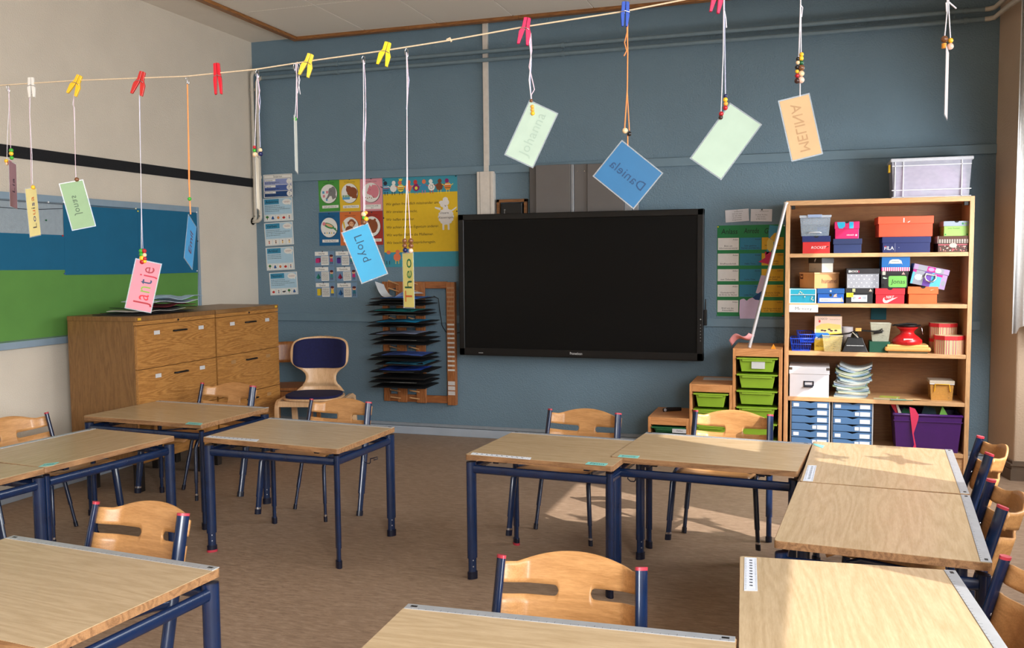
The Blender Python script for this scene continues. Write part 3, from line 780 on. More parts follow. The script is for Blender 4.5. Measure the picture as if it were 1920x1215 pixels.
# grey lift columns behind the display
gp = plain((104, 100, 98), .5, .04, 6); gs = plain((150, 154, 160), .35, .03, 6, metal=.3); gd = plain((84, 80, 78), .5, .04, 6)
t = thing('wall_column_unit', 'grey metal column panels on the wall above the display', 'panel', (-1.74, YB, 1.75))
for (x0, x1, d_, z1, m_, nm) in ((-2.181, -2.127, .07, 2.243, gd, 'side_panel'), (-2.125, -1.838, .085, 2.249, gp, 'panel'), (-1.836, -1.812, .075, 2.247, gs, 'guide_rail'), (-1.810, -1.703, .07, 2.246, gp, 'panel'), (-1.701, -1.41, .085, 2.243, gp, 'panel'), (-1.408, -1.35, .07, 2.241, gs, 'guide_rail'), (-1.348, -1.30, .055, 2.236, gs, 'guide_rail')):
    MB().box(x0+1.74, x1+1.74, -d_, -.0225, 0, z1-1.75).build(nm, m_, t, bevel=.003)
for x in (-1.78, -1.725): MB().tube([(x+1.74, -.07, .44), (x+1.74, -.073, .44)], .005, 8).build('screw', M['chrome'], t)
# small wooden frame with black box
t = thing('wooden_wall_frame', 'small brown wooden frame holding a black device above the display', 'frame', (-2.345, YB, 1.80))
pw = wood((150, 100, 55), (110, 68, 34), 'x', 3, .5)
for (x0, x1, z0, z1) in ((-.13, -.105, 0, .19), (.105, .13, 0, .19), (-.13, .13, .165, .19), (-.13, .13, 0, .02)): MB().box(x0, x1, -.04, -.001, z0, z1).build('frame_bar', pw, t, bevel=.002)
MB().box(-.085, .095, -.055, -.002, .02, .158).build('device', M['black'], t, bevel=.006)
fl = Flat(.18, .14, .0562); fl.text('Emer', .14, .62, .09, rot=-PI/2); o = deco(t, 'lettering', fl, plain((200, 200, 200), .5)); o.location = (-.085, 0, .02)

# ================================================================== PINBOARD on the left wall
PX = XL+.03
def pz(px, py): p = onX(px, py, PX); return p.y, p.z
y_r, ztp = pz(371, 391); _, zbt = pz(0, 652)
t = thing('pinboard', 'long pinboard on the left wall covered in blue and green paper', 'pinboard', (XL, 2.0, .965))
z0, z1 = .965, 1.945
frm = plain((150, 172, 190), .4, .05, 10, metal=.3)
MB().box(0, .024, 0, y_r-2.0, 0, z1-z0).build('cork_board', plain((150, 162, 170), .85, .05, 40, bump=.2), t)
for (a, b_, c, d_) in ((0, y_r-2.0, z1-z0-.045, z1-z0), (0, y_r-2.0, 0, .045)):
    MB().box(.0, .036, a, b_, c, d_).build('frame_rail', frm, t, bevel=.002)
MB().box(.0, .0375, y_r-2.02, y_r-1.998, -.001, z1-z0+.001).build('frame_rail', frm, t, bevel=.002)
for (a, b_, c, d_) in ((0, y_r-2.02, z1-z0-.055, z1-z0-.048), (0, y_r-2.02, .048, .053)): MB().box(.024, .030, a, b_, c, d_).build('frame_groove', plain((90, 100, 108), .5), t)
BLU = plain((6, 94, 130), .8, .04, 6); GRN = plain((88, 138, 62), .8, .06, 5)
def bsheet(name, pts, mat, off):
    # pts: pixel corners TL TR BR BL on the board face
    q = [onX(p[0], p[1], XL+.026+off) for p in pts]
    mb = MB(); a = [(p.x-XL, p.y-2.0, p.z-.965) for p in q]; b = [(p[0]-.0012, p[1], p[2]) for p in a]
    mb.add(a+b, [(0, 1, 2, 3), (4, 7, 6, 5), (0, 4, 5, 1), (1, 5, 6, 2), (2, 6, 7, 3), (3, 7, 4, 0)])
    return mb.build(name, mat, t)
bsheet('green_paper', [(-60, 505), (371, 508), (371, 618), (-60, 652)], GRN, .001)
bsheet('blue_paper', [(-60, 434), (121, 441), (122, 506), (-60, 507)], BLU, .003)
bsheet('blue_paper', [(118, 377.5), (259, 386.5), (261, 514), (122.5, 515.5)], BLU, .004)
bsheet('blue_paper', [(257, 386.5), (369, 396), (371, 511), (263, 514)], BLU, .0055)
pinc = [(118, 379, (220, 220, 220)), (254, 391, (235, 235, 200)), (258, 396, (235, 220, 80)), (368, 398, (235, 235, 235)), (117, 442, (200, 40, 50)), (121, 513, (60, 90, 160)), (90, 379, (230, 230, 230)), (86, 413, (20, 90, 60)), (369, 508, (220, 220, 220)), (370, 452, (60, 60, 60))]
for px, py, c in pinc:
    p = onX(px, py, XL+.032); MB().ball((p.x-XL+.003, p.y-2, p.z-.965), .006, 0, 8, 5).build('push_pin', plain(c, .4), t)
a, b_, c_ = onX(-20, 387, XL+.03), onX(60, 393, XL+.03), onX(117, 391, XL+.03)
MB().tube([(a.x-XL, a.y-2, a.z-.965), (b_.x-XL, b_.y-2, b_.z-.965), (c_.x-XL, c_.y-2, c_.z-.965)], .002, 6).build('hanging_wire', M['steel_dark'], t)
# papers on the near cabinet
random.seed(5)
pp = [(onZ(178, 585, 1.16), .52, .36, .1, (28, 28, 30), 'black folder lowest in the pile on the near cabinet'),
      (onZ(188, 583, 1.165), .50, .34, -.12, (36, 30, 30), 'dark folder with creased corner near the bottom of the cabinet pile'),
      (onZ(205, 582, 1.17), .44, .32, .15, (190, 186, 176), 'pale cardboard folder inside the pile on the near cabinet'),
      (onZ(202, 580, 1.175), .46, .34, -.05, (24, 24, 28), 'black folder in the middle of the cabinet pile'),
      (onZ(220, 579, 1.18), .42, .30, .2, (110, 30, 40), 'dark red sheet sticking out of the cabinet pile'),
      (onZ(215, 577, 1.185), .40, .30, -.1, (196, 206, 214), 'white printed sheet second from the top of the cabinet pile'),
      (onZ(228, 576, 1.19), .40, .30, .08, (170, 196, 216), 'pale blue wavy sheet on top of the cabinet pile')]
zb_ = 1.1555
for i, (p, w_, h_, ro, c, lab) in enumerate(pp):
    n = 8; vs = []; amp = .003+.0035*i
    for s_ in (0, .003):
        for j in range(n+1):
            for k in range(n+1):
                u, v = (j/n-.5)*w_, (k/n-.5)*h_
                vs.append((u, v, s_+amp*(.5+.5*math.sin(u*17+i*2))*(1 if abs(v) > h_*.2 else .6)))
    m_ = (n+1)**2; fs = [(j*(n+1)+k, (j+1)*(n+1)+k, (j+1)*(n+1)+k+1, j*(n+1)+k+1) for j in range(n) for k in range(n)]
    fs2 = [tuple(q+m_ for q in f) for f in fs]; ed = []
    for k in range(n):
        for a, b_ in ((k, k+1), (n*(n+1)+k, n*(n+1)+k+1), (k*(n+1), (k+1)*(n+1)), (k*(n+1)+n, (k+1)*(n+1)+n)): ed.append((a, b_, b_+m_, a+m_))
    o = MB().add(vs, fs+fs2+ed).build('paper_folder', plain(c, .6, .1, 12), loc=(-4.33+.012*i, 5.10+.03*math.sin(i*2.1)+.03*i, zb_), rot=(0, 0, PI/2+ro))
    tag(o, lab, 'folder', 'papers piled on the near cabinet'); zb_ += .0035+amp*.95

# ================================================================== POSTERS
YW = YB-.0015
BLT = plain((172, 204, 222), .6, .03); WHT = M['paper']; INK = M['ink']
def C(rgb): return plain(rgb, .7, .03)
def fig_people(fl, u, v, s, cols, kind=0):
    """tiny cartoon figure: head, hair, body, legs (m indices body, skin, hair, dark)"""
    fl.ell(u, v+.62*s, .16*s*1.0*fl.h/fl.w, .16*s, cols[1]); fl.ell(u, v+.72*s, .17*s*fl.h/fl.w, .10*s, cols[2])
    fl.poly([(u-.16*s*fl.h/fl.w, v+.2*s), (u+.16*s*fl.h/fl.w, v+.2*s), (u+.1*s*fl.h/fl.w, v+.5*s), (u-.1*s*fl.h/fl.w, v+.5*s)], cols[0])
    for q in (-.07, .07): fl.rect(u+(q-.03)*s*fl.h/fl.w, v, u+(q+.03)*s*fl.h/fl.w, v+.2*s, cols[3])
# --- five grammar posters
gram = [('Satzarten', [(493.5, 328), (547.5, 325.2), (495, 371)], 'narrow poster headed Satzarten, topmost of the grammar posters'),
        ('Adjektive', [(493, 373), (548, 369.5), (494.5, 416)], 'pale blue poster headed Adjektive, second grammar poster from the top'),
        ('Verben', [(495, 419), (548.5, 415), (497, 461.5)], 'pale blue poster headed Verben, middle grammar poster'),
        ('Artikel', [(498, 465), (550, 462), (500, 507.5)], 'pale blue poster headed Artikel, above the lowest grammar poster'),
        ('Nomen', [(504.5, 512), (556.5, 509), (506, 554)], 'pale blue poster headed Nomen, lowest of the grammar posters')]
for gi, (ti, pts, lab) in enumerate(gram):
    o, w, h = sheet('grammar_poster', lab, 'poster', pts, ('y', YB-.0235 if gi == 0 else YW), WHT, .001, 'grammar posters beside the corner')
    if gi == 0:
        f = Flat(w, h, .0006); f.rect(.03, .83, .97, .97, 0); deco(o, 'title_border', f, INK)
        f = Flat(w, h, .0008); f.rect(.035, .84, .965, .96, 0); f.text(ti, .5, .865, .085, .5, 1, center=True)
        deco(o, 'title', f, [WHT, INK])
        for k, (nm, c) in enumerate((('Aussagesatz', (138, 150, 196)), ('Fragesatz', (72, 96, 160)), ('Ausrufesatz', (22, 66, 120)))):
            v1 = .80-.265*k; v0 = v1-.245
            f = Flat(w, h, .0007); f.rect(.03, v0, .97, v1, 0); deco(o, 'band', f, C(c))
            f = Flat(w, h, .0009); f.rect(.05, v1-.10, .42, v1-.015, 0); f.text(nm, .07, v1-.085, .055, .33, 1); f.scribble(.05, .55, v1-.165, .018, 1, k); f.scribble(.05, .40, v1-.215, .018, 1, k+9)
            f.ell(.89, (v0+v1)/2, .09, .115, 0); deco(o, 'caption', f, [WHT, INK])
            f = Flat(w, h, .0011); f.text('.?!'[k], .89, (v0+v1)/2-.06, .15, None, 0, center=True); deco(o, 'symbol', f, INK)
        continue
    f = Flat(w, h, .0006); f.rect(.025, .30, .975, .975, 0); f.rect(.025, .03, .975, .28, 0); deco(o, 'background', f, BLT)
    f = Flat(w, h, .0009); f.rect(.05, .74, .54, .96, 0); f.text(ti, .09, .795, .125, .42, 1)
    for k in range(4 if gi != 3 else 3): f.scribble(.06, .55+.35*((k*gi*7) % 3)/2, .66-.075*k, .016, 1, gi*10+k)
    deco(o, 'title', f, [C((48, 134, 170)), INK])
    f = Flat(w, h, .0010); f.ell(.81, .82, .155, .125, 0); f.poly([(.86, .72), (.93, .76), (.93, .66)], 0); f.scribble(.71, .91, .83, .012, 1, gi); f.scribble(.72, .90, .79, .012, 1, gi+1); deco(o, 'speech_bubble', f, [WHT, C((150, 40, 40))])
    n = 5 if gi in (1, 3, 4) else 4
    f = Flat(w, h, .0010); g = Flat(w, h, .0013)
    cc = [C((60, 64, 72)), C((226, 170, 130)), C((80, 44, 24)), INK, C((190, 40, 40)), C((50, 120, 60)), C((40, 90, 150)), C((230, 200, 60))]
    for k in range(n):
        a, b2 = .035+k*.935/n, .035+(k+1)*.935/n-.012
        f.rect(a, .04, b2, .27, 0); u = (a+b2)/2
        q = (gi*3+k) % 6
        if gi == 2: fig_people(g, u, .065, .19, [4 if k == 0 else 3 if k == 1 else 7, 1, 2, 4])
        elif q == 0: g.ell(u, .14, .05, .05, 4); g.ell(u+.01, .20, .012, .012, 5)
        elif q == 1: fig_people(g, u, .065, .19, [6, 1, 2, 3])
        elif q == 2: g.ell(u, .14, .06, .035, 0); g.ell(u+.045, .165, .022, .022, 0)
        elif q == 3: g.ell(u, .19, .05, .055, 5); g.rect(u-.01, .07, u+.01, .15, 2)
        elif q == 4: g.ell(u, .11, .055, .03, 6); g.ell(u, .155, .042, .026, 6); g.ell(u, .195, .03, .022, 6)
        else:
            for z in range(8): g.ell(u+.028*math.cos(z*.785), .15+.04*math.sin(z*.785), .014, .02, 4, 8)
            g.ell(u, .15, .018, .024, 7)
    deco(o, 'picture_box', f, WHT); deco(o, 'pictures', g, cc)
# --- six animal strategy posters
GX = [596, 635.5, 675.5, 716]
animals = [('Gehe geordnet vor', (72, 150, 60), [(596.5, 337.5), (635.5, 335), (598, 397.3)], 'green poster with a grey elephant in a white circle', 'elephant'),
           ('Lege eine Tabelle an', (226, 186, 48), [(636, 335), (674.5, 333.2), (637, 397)], 'yellow poster with a brown bear in a white circle', 'bear'),
           ('Schätze erst, prüfe dann', (222, 150, 160), [(675, 333.5), (716.5, 332), (676, 395.5)], 'pink poster with a pink pig in a white circle', 'pig'),
           ('Finde das Muster', (10, 92, 140), [(597.5, 399), (636.5, 397.8), (599.5, 461)], 'dark blue poster with a green bird in a white circle', 'bird'),
           ('Suche Beispiele', (214, 112, 52), [(637, 397.8), (676, 396.3), (638.5, 460.5)], 'orange poster with a monkey in a white circle, lower middle', 'monkey'),
           ('Zeichne eine Skizze', (166, 48, 38), [(676.5, 396.3), (717.5, 395.2), (677.5, 459.5)], 'dark red poster with a brown animal, behind the turquoise name card', 'beaver')]
for ti, c, pts, lab, kind in animals:
    o, w, h = sheet('animal_poster', lab, 'poster', pts, ('y', YW), C(c), .001, 'animal strategy posters')
    f = Flat(w, h, .0006); f.text('Sachaufgaben verstehen', .5, .875, .028, .62, 0, center=True); deco(o, 'heading', f, INK)
    f = Flat(w, h, .0006); f.ell(.5, .54, .405, .30, 1, 32); deco(o, 'circle_shadow', f, [WHT, C((60, 50, 46))])
    f = Flat(w, h, .0008); f.ell(.485, .548, .395, .295, 0, 32); deco(o, 'circle', f, WHT)
    two = ',' in ti
    f = Flat(w, h, .0008); f.rect(.15, .10 if not two else .05, .93, .185, 0)
    if two: f.text('Schätze erst, prüfe', .54, .13, .038, .72, 1, center=True); f.text('dann', .54, .068, .038, .3, 1, center=True)
    else: f.text(ti, .54, .125, .042, .72, 1, center=True)
    deco(o, 'caption', f, [WHT, INK])
    g = Flat(w, h, .0011)
    cc = [C((122, 120, 120)), C((140, 74, 40)), C((216, 130, 142)), C((60, 140, 80)), C((90, 160, 200)), C((226, 190, 60)), INK, C((226, 170, 130)), C((20, 90, 120))]
    if kind == 'elephant':
        g.ell(.70, .60, .13, .17, 0); g.ell(.58, .60, .11, .13, 0); g.poly([(.50, .60), (.56, .50), (.44, .40), (.38, .34), (.33, .40), (.40, .45)], 0); g.poly([(.62, .45), (.82, .5), (.84, .42), (.66, .36)], 0)
        g.rect(.18, .56, .28, .64, 4); g.rect(.36, .56, .46, .64, 2); g.rect(.2, .44, .3, .52, 2); g.rect(.34, .33, .42, .39, 4); g.ell(.6, .63, .014, .012, 6)
    elif kind == 'bear':
        g.ell(.62, .58, .25, .15, 1); g.ell(.46, .66, .14, .11, 1); g.ell(.37, .75, .04, .035, 1); g.poly([(.62, .45), (.85, .5), (.84, .38), (.6, .4)], 1)
        for k in range(4): g.ell(.18+.09*k, .46, .03, .04, 3); 
        g.rect(.14, .36, .50, .43, 4)
    elif kind == 'pig':
        g.ell(.66, .58, .19, .20, 2); g.ell(.46, .60, .12, .13, 2); g.ell(.36, .55, .06, .05, 2); g.poly([(.5, .72), (.58, .80), (.6, .70)], 2); g.poly([(.4, .70), (.42, .78), (.5, .72)], 2)
        for k in range(5): g.ell(.24+.09*k, .40-.02*(k % 2), .02, .018, 1)
        g.ell(.45, .63, .013, .012, 6)
    elif kind == 'bird':
        g.ell(.48, .60, .27, .075, 3, rot=-.35); g.ell(.25, .66, .08, .055, 2); g.ell(.50, .61, .18, .04, 7, rot=-.35); g.poly([(.66, .52), (.88, .40), (.80, .54)], 3)
        for k in range(5): g.poly([(.24+.11*k, .36), (.31+.11*k, .36), (.275+.11*k, .42)], 8 if k % 2 == 0 else 5)
    elif kind == 'monkey':
        g.ell(.56, .66, .16, .12, 1); g.ell(.55, .63, .11, .08, 7); g.ell(.72, .67, .04, .04, 1); g.ell(.40, .67, .04, .04, 1); g.ell(.45, .46, .2, .12, 1); g.poly([(.2, .5), (.12, .7), (.2, .72), (.26, .52)], 5); g.ell(.51, .65, .013, .012, 6); g.ell(.60, .65, .013, .012, 6)
    else:
        g.ell(.55, .56, .22, .19, 1); g.ell(.42, .66, .13, .11, 1); g.ell(.64, .74, .05, .04, 1); g.ell(.40, .67, .013, .012, 6); g.ell(.5, .42, .2, .07, 1)
    deco(o, 'animal', g, cc)
    f = MB().ball((w*.5, -.003, h*.965), .006, 0, 8, 5); f.build('push_pin', C((40, 50, 60)), o)
# --- class rules poster
o, w, h = sheet('class_rules_poster', 'large yellow poster of handwritten class rules with blue strips and paper animals', 'poster', [(717.5, 333), (857, 326.5), (720, 501)], ('y', YW), C((60, 146, 166)), .001)
f = Flat(w, h, .0008); f.rect(0.0, .165, 1.0, .815, 0); deco(o, 'yellow_sheet', f, C((224, 184, 32)))
rules = ['Wir gehen freundlich miteinander um.', 'Wir streiten uns nicht.', 'Wir helfen einander.', 'Wir achten auf das Eigentum anderer.', 'Wir werfen Müll in die Mülleimer.', 'Wir beachten die Gesprächsregeln.']
mw_ = [.72, .46, .41, .72, .66, .69]
f = Flat(w, h, .0012)
for k, (r_, mm) in enumerate(zip(rules, mw_)): f.text(r_, .035, .688-.086*k, .030, mm, 0, rot=.004, shear=.08)
deco(o, 'handwriting', f, INK)
cc = [C((232, 230, 224)), C((120, 66, 36)), C((226, 150, 50)), C((140, 30, 100)), C((60, 140, 180)), C((206, 60, 60)), C((236, 214, 70)), C((40, 44, 60)), C((216, 110, 150)), C((228, 120, 80))]
f = Flat(w, h, .0014)
for k, u in enumerate([.045, .145, .245, .35, .455, .555, .66, .765, .875]):
    bcol = [4, 0, 6, 9, 3, 4, 0, 1, 2][k]
    f.ell(u, .875, .045, .042, bcol)
    f.ell(u+(.005 if k % 2 else -.01), .935, .026, .024, [7, 0, 9, 9, 5, 9, 0, 1, 3][k])
    for q in (-.018, .018): f.rect(u+q-.004, .80, u+q+.004, .84, [7, 7, 7, 6, 4, 8, 5, 6, 6][k])
    f.line([(u-.045, .885), (u-.075, .90)], .006, [7, 0, 9, 6, 8, 4, 5, 1, 6][k]); f.line([(u+.045, .885), (u+.07, .90)], .006, [7, 5, 9, 6, 8, 4, 5, 1, 6][k])
    if k in (0, 2, 8):
        for z in range(3): f.rect(u-.038, .855+.018*z, u+.038, .862+.018*z, [7, 5, 0][z])
    if k == 4: f.ell(u, .868, .02, .018, 6)
    if k == 2: f.poly([(u-.02, .955), (u-.025, .985), (u-.008, .97), (u, .99), (u+.008, .97), (u+.025, .985), (u+.02, .955)], 6)
    if k == 6:
        for z in range(8): f.ell(u+.02*math.cos(z), .875+.02*math.sin(z), .005, .005, 7, 6)
for k, (u, v) in enumerate([(.05, .105), (.175, .11), (.32, .12)]):
    f.ell(u, v, .05, .045, [4, 9, 5][k]); f.ell(u+.01, v+.06, .03, .022, [9, 9, 4][k])
    for q in (-.02, .02): f.rect(u+q-.004, v-.075, u+q+.004, v-.035, [7, 6, 5][k])
deco(o, 'paper_sheep', f, cc)
f = Flat(w, h, .0016)
for a in range(14): f.ell(.845+.078*math.cos(a*.449), .545+.078*math.sin(a*.449)*w/h*1.0, .028, .022, 0, 12)
f.ell(.845, .545, .08, .066, 0); f.ell(.825, .69, .05, .032, 0); f.ell(.79, .70, .035, .02, 0); f.ell(.84, .645, .035, .03, 0); f.ell(.80, .675, .03, .025, 0); f.ell(.84, .73, .035, .028, 0); f.ell(.86, .70, .03, .03, 0); f.poly([(.77, .615), (.70, .64), (.70, .655), (.78, .64)], 0); f.poly([(.91, .61), (.985, .65), (.985, .635), (.92, .595)], 0)
f.rect(.795, .40, .82, .475, 0); f.rect(.865, .40, .89, .475, 0)
f.text('Unsere', .765, .575, .026, .13, 1); f.text('Klassenregeln', .75, .525, .024, .19, 1)
f.line([(.83, .67), (.84, .655), (.85, .67)], .003, 1)
deco(o, 'sheep_sign', f, [C((226, 220, 214)), INK])
for u, v in ((.02, .97), (.985, .98), (.005, .55), (.99, .6)): MB().ball((u*w, -.004, v*h), .006, 0, 8, 5).build('push_pin', C((30, 36, 44)), o)
# --- shape cards
cards = [('Würfel', (589.5, 471.5), (626, 470.5), (590.5, 498.5), 'magenta', 'top left'), ('Zylinder', (628.5, 470.8), (664, 470), (629.5, 498.5), 'violet', 'top middle'),
         ('Prisma', (590, 500.5), (626.5, 499.5), (591, 528), 'teal', 'middle left'), ('Pyramide', (630.5, 500.5), (668, 499), (631.5, 528), 'crimson', 'middle row, second'),
         ('Quader', (591.5, 530), (628, 529.5), (592.5, 557.5), 'yellow', 'bottom left'), ('Pyramide', (631.5, 530.5), (669, 529.5), (632.5, 558.5), 'blue', 'bottom middle'),
         ('Kugel', (671, 500), (707, 498.5), (672, 527), 'green', 'right column')]
sc_ = {'magenta': (196, 40, 110), 'violet': (80, 50, 140), 'teal': (30, 130, 110), 'crimson': (150, 20, 70), 'yellow': (226, 196, 40), 'blue': (20, 90, 150), 'green': (60, 140, 70)}
for ti, a, b_, c, col, wh in cards:
    o, w, h = sheet('shape_card', 'card headed %s with a %s solid, %s of the shape cards' % (ti, col, wh), 'card', [a, b_, c], ('y', YW), C((112, 142, 172)), .001, 'cards of geometric solids')
    f = Flat(w, h, .0008); f.rect(.02, .70, .70, .97, 0); f.rect(.33, .04, .72, .66, 0); f.text(ti, .36, .77, .12, .5, 1, center=True)
    for k in range(6): f.scribble(.36, .69, .56-.085*k, .03, 1, k)
    deco(o, 'text_field', f, [WHT, INK])
    g = Flat(w, h, .001); 
    if ti == 'Pyramide' or ti == 'Prisma': g.poly([(.06, .25), (.18, .15), (.30, .25), (.18, .55)], 0); g.poly([(.18, .15), (.30, .25), (.18, .55)], 1)
    elif ti == 'Zylinder': g.rect(.08, .22, .28, .5, 0); g.ell(.18, .5, .10, .06, 1); g.ell(.18, .22, .10, .06, 0)
    elif ti == 'Kugel': g.ell(.18, .35, .12, .17, 0)
    elif ti == 'Quader': g.rect(.08, .12, .24, .58, 0); g.poly([(.24, .12), (.30, .18), (.30, .62), (.24, .58)], 1)
    else: g.rect(.05, .2, .24, .48, 0); g.poly([(.24, .2), (.31, .27), (.31, .54), (.24, .48)], 1); g.poly([(.05, .48), (.24, .48), (.31, .54), (.12, .54)], 1)
    c3 = sc_[col]; deco(o, 'solid_picture', g, [C(c3), C(tuple(int(q*.7) for q in c3))])
    g = Flat(w, h, .001); fig_people(g, .86, .10, .8, [0, 1, 2, 3])
    deco(o, 'child_picture', g, [C(((190, 60, 100), (40, 120, 120), (60, 130, 130), (190, 40, 110), (230, 200, 60), (40, 110, 130), (90, 90, 90))[cards.index((ti, a, b_, c, col, wh))]), C((222, 170, 130)), C((80, 30, 40)), C((40, 60, 90))])
    MB().ball((w*.42, -.003, h*.98), .005, 0, 8, 5).build('push_pin', C((60, 20, 40)), o)
# --- two note cards
for lab, pts, lines, r in (('white printed note card, left of the two beside the display', [(1359.5, 394.5), (1403.5, 391), (1361, 417.3)], ['Anredepronomen', 'euch, eure, euer', 'ihr, dein, deine,', 'deinen werden', 'kleingeschrieben.'], 0), ('white printed note card, right of the two beside the display', [(1408, 392), (1448, 392), (1408, 415)], ['Anredepronomen', 'Sie, Ihnen, Ihr, Ihre,', 'Ihres werden', 'großgeschrieben.'], 1)):
    o, w, h = sheet('note_card', lab, 'card', pts, ('y', YW-.003), C((214, 214, 220)), .001)
    f = Flat(w, h, .0006)
    f.text(lines[0], .38 if r == 0 else .42, .80, .07, .5, 0)
    for k, l in enumerate(lines[1:]): f.text(l, .5, (.62 if r == 0 else .5)-.165*k, .085, .72, 0, center=True)
    deco(o, 'print', f, INK); MB().ball((w*.52, -.003, h*.95), .005, 0, 8, 5).build('push_pin', C((200, 200, 200) if r == 0 else (30, 50, 50)), o)
# --- green letter-writing chart
o, w, h = sheet('letter_chart', 'green chart headed Anlass and Anrede with white, blue and yellow cards', 'poster', [(1345, 423), (1472, 420.5), (1345, 592.5)], ('y', YW), C((28, 120, 66)), .001)
f = Flat(w, h, .0008); f.text('Anlass', .06, .905, .06, .24, 0, shear=.1); f.text('Anrede', .40, .91, .06, .22, 0, shear=.1); f.text('Gruß', .70, .905, .06, .18, 0, shear=.1); deco(o, 'heading', f, INK)
cols = [(.01, .325, (222, 218, 214), 'Anlass', ['Bitte um|Informationsmaterial', 'Brieffreundschaft', 'zum Geburtstag', 'Dankesbrief für|das Binden der Blumen', 'Brief von der|Klassenfahrt']),
        (.34, .655, (40, 120, 150), 'Anrede', ['Sehr geehrte|Damen und Herren,', 'Hallo Timo,', 'Liebe Oma,', 'Liebe Frau ...', 'Liebe Eltern,']),
        (.665, .985, (214, 166, 34), 'Grußformel', ['Mit freundlichen|Grüßen', 'Viele Grüße|dein Freund', 'Ich hab dich lieb|dein Enkel', 'Herzliche Grüße|Frau Schmidt', 'Ich freue mich auf|euch.  Eure Anna'])]
for (u0, u1, c, hd, tx_) in cols:
    for k in range(5):
        v1 = .862-.1715*k; v0 = v1-.132
        f = Flat(w, h, .001); f.rect(u0, v0, u1, v1, 0); f.text(hd, u1-.09, v1-.026, .016, .08, 1)
        ls = tx_[k].split('|')
        for q, l in enumerate(ls): f.text(l, (u0+u1)/2, v0+.012+.024*(len(ls)-1-q), .018, .27, 1, center=True)
        deco(o, 'card', f, [C(c), INK])
for u, v, c in ((.01, .985, (230, 220, 60)), (.99, .985, (220, 220, 220)), (.01, .01, (60, 160, 90)), (.985, .01, (190, 60, 30))): MB().ball((u*w, -.003, v*h), .006, 0, 8, 5).build('push_pin', C(c), o)

# ================================================================== PEG RACK with folders
PINE = wood((176, 112, 62), (134, 78, 40), 'z', 2, .5, 1, .8); PINEX = wood((170, 106, 58), (126, 72, 36), 'x', 2, .5, 1, .8)
t = thing('peg_rack', 'pine wall rack with dowel pegs and a strip of white name labels', 'rack', (-3.19, YB-.022, .285))
Hh = 1.033
def rb(name, x0, x1, z0, z1, d0, d1, m): return MB().box(x0, x1, -d1, -d0, z0, z1).build(name, m, t, bevel=.004)
rb('frame_post', -.33, -.275, .0, Hh, .0, .035, PINE); lp = rb('label_post', .268, .345, -.012, Hh-.004, .0, .045, PINE)
rb('frame_bar', -.275, .268, Hh-.058, Hh, .0, .028, PINEX); rb('frame_bar', -.275, .268, .0, .062, .0, .028, PINEX)
for x in (-.15, .028):
    st = rb('peg_strip', x-.045, x+.045, -.003, Hh-.001, .028, .046, PINE)
    for k in range(17):
        z = .03+.0612*k
        MB().tube([(x-.02, -.046, z), (x-.035, -.20, z+.035)], .0062, 8).build('peg', wood((206, 160, 110), (180, 130, 84), 'y', 3, .5), st)
for k in range(22):
    z = Hh-.06-.0385*k if k < 20 else .0
    if k < 19:
        MB().box(.276, .338, -.0465, -.045, z, z+.015).build('name_label', C((206, 200, 192) if k > 7 else (170, 128, 92)), lp)
for k in range(3): MB().box(.276, .338, -.0465, -.045, .075+.042*k, .108+.042*k).build('name_label', C((202, 196, 192)), lp)
zs = [1.181, 1.158, 1.143, 1.105, 1.085, 1.038, 1.008, .958, .928, .905, .848, .822, .792, .742, .725, .69, .655, .62, .585, .545, .515, .47]
zs = [onY(827, py, 7.1).z for py in (557, 563, 568, 580, 586, 600, 607, 622, 631, 639, 661, 668, 676, 688, 691, 702, 709, 718)]
random.seed(3)
tops = {0: (40, 110, 190), 3: (40, 160, 160), 5: (20, 150, 200), 7: (150, 160, 190), 10: (70, 100, 180), 12: (60, 140, 170), 13: (40, 80, 190)}
BK = plain((16, 16, 18), .55, .2, 8); BR = plain((46, 38, 34), .6, .2, 10)
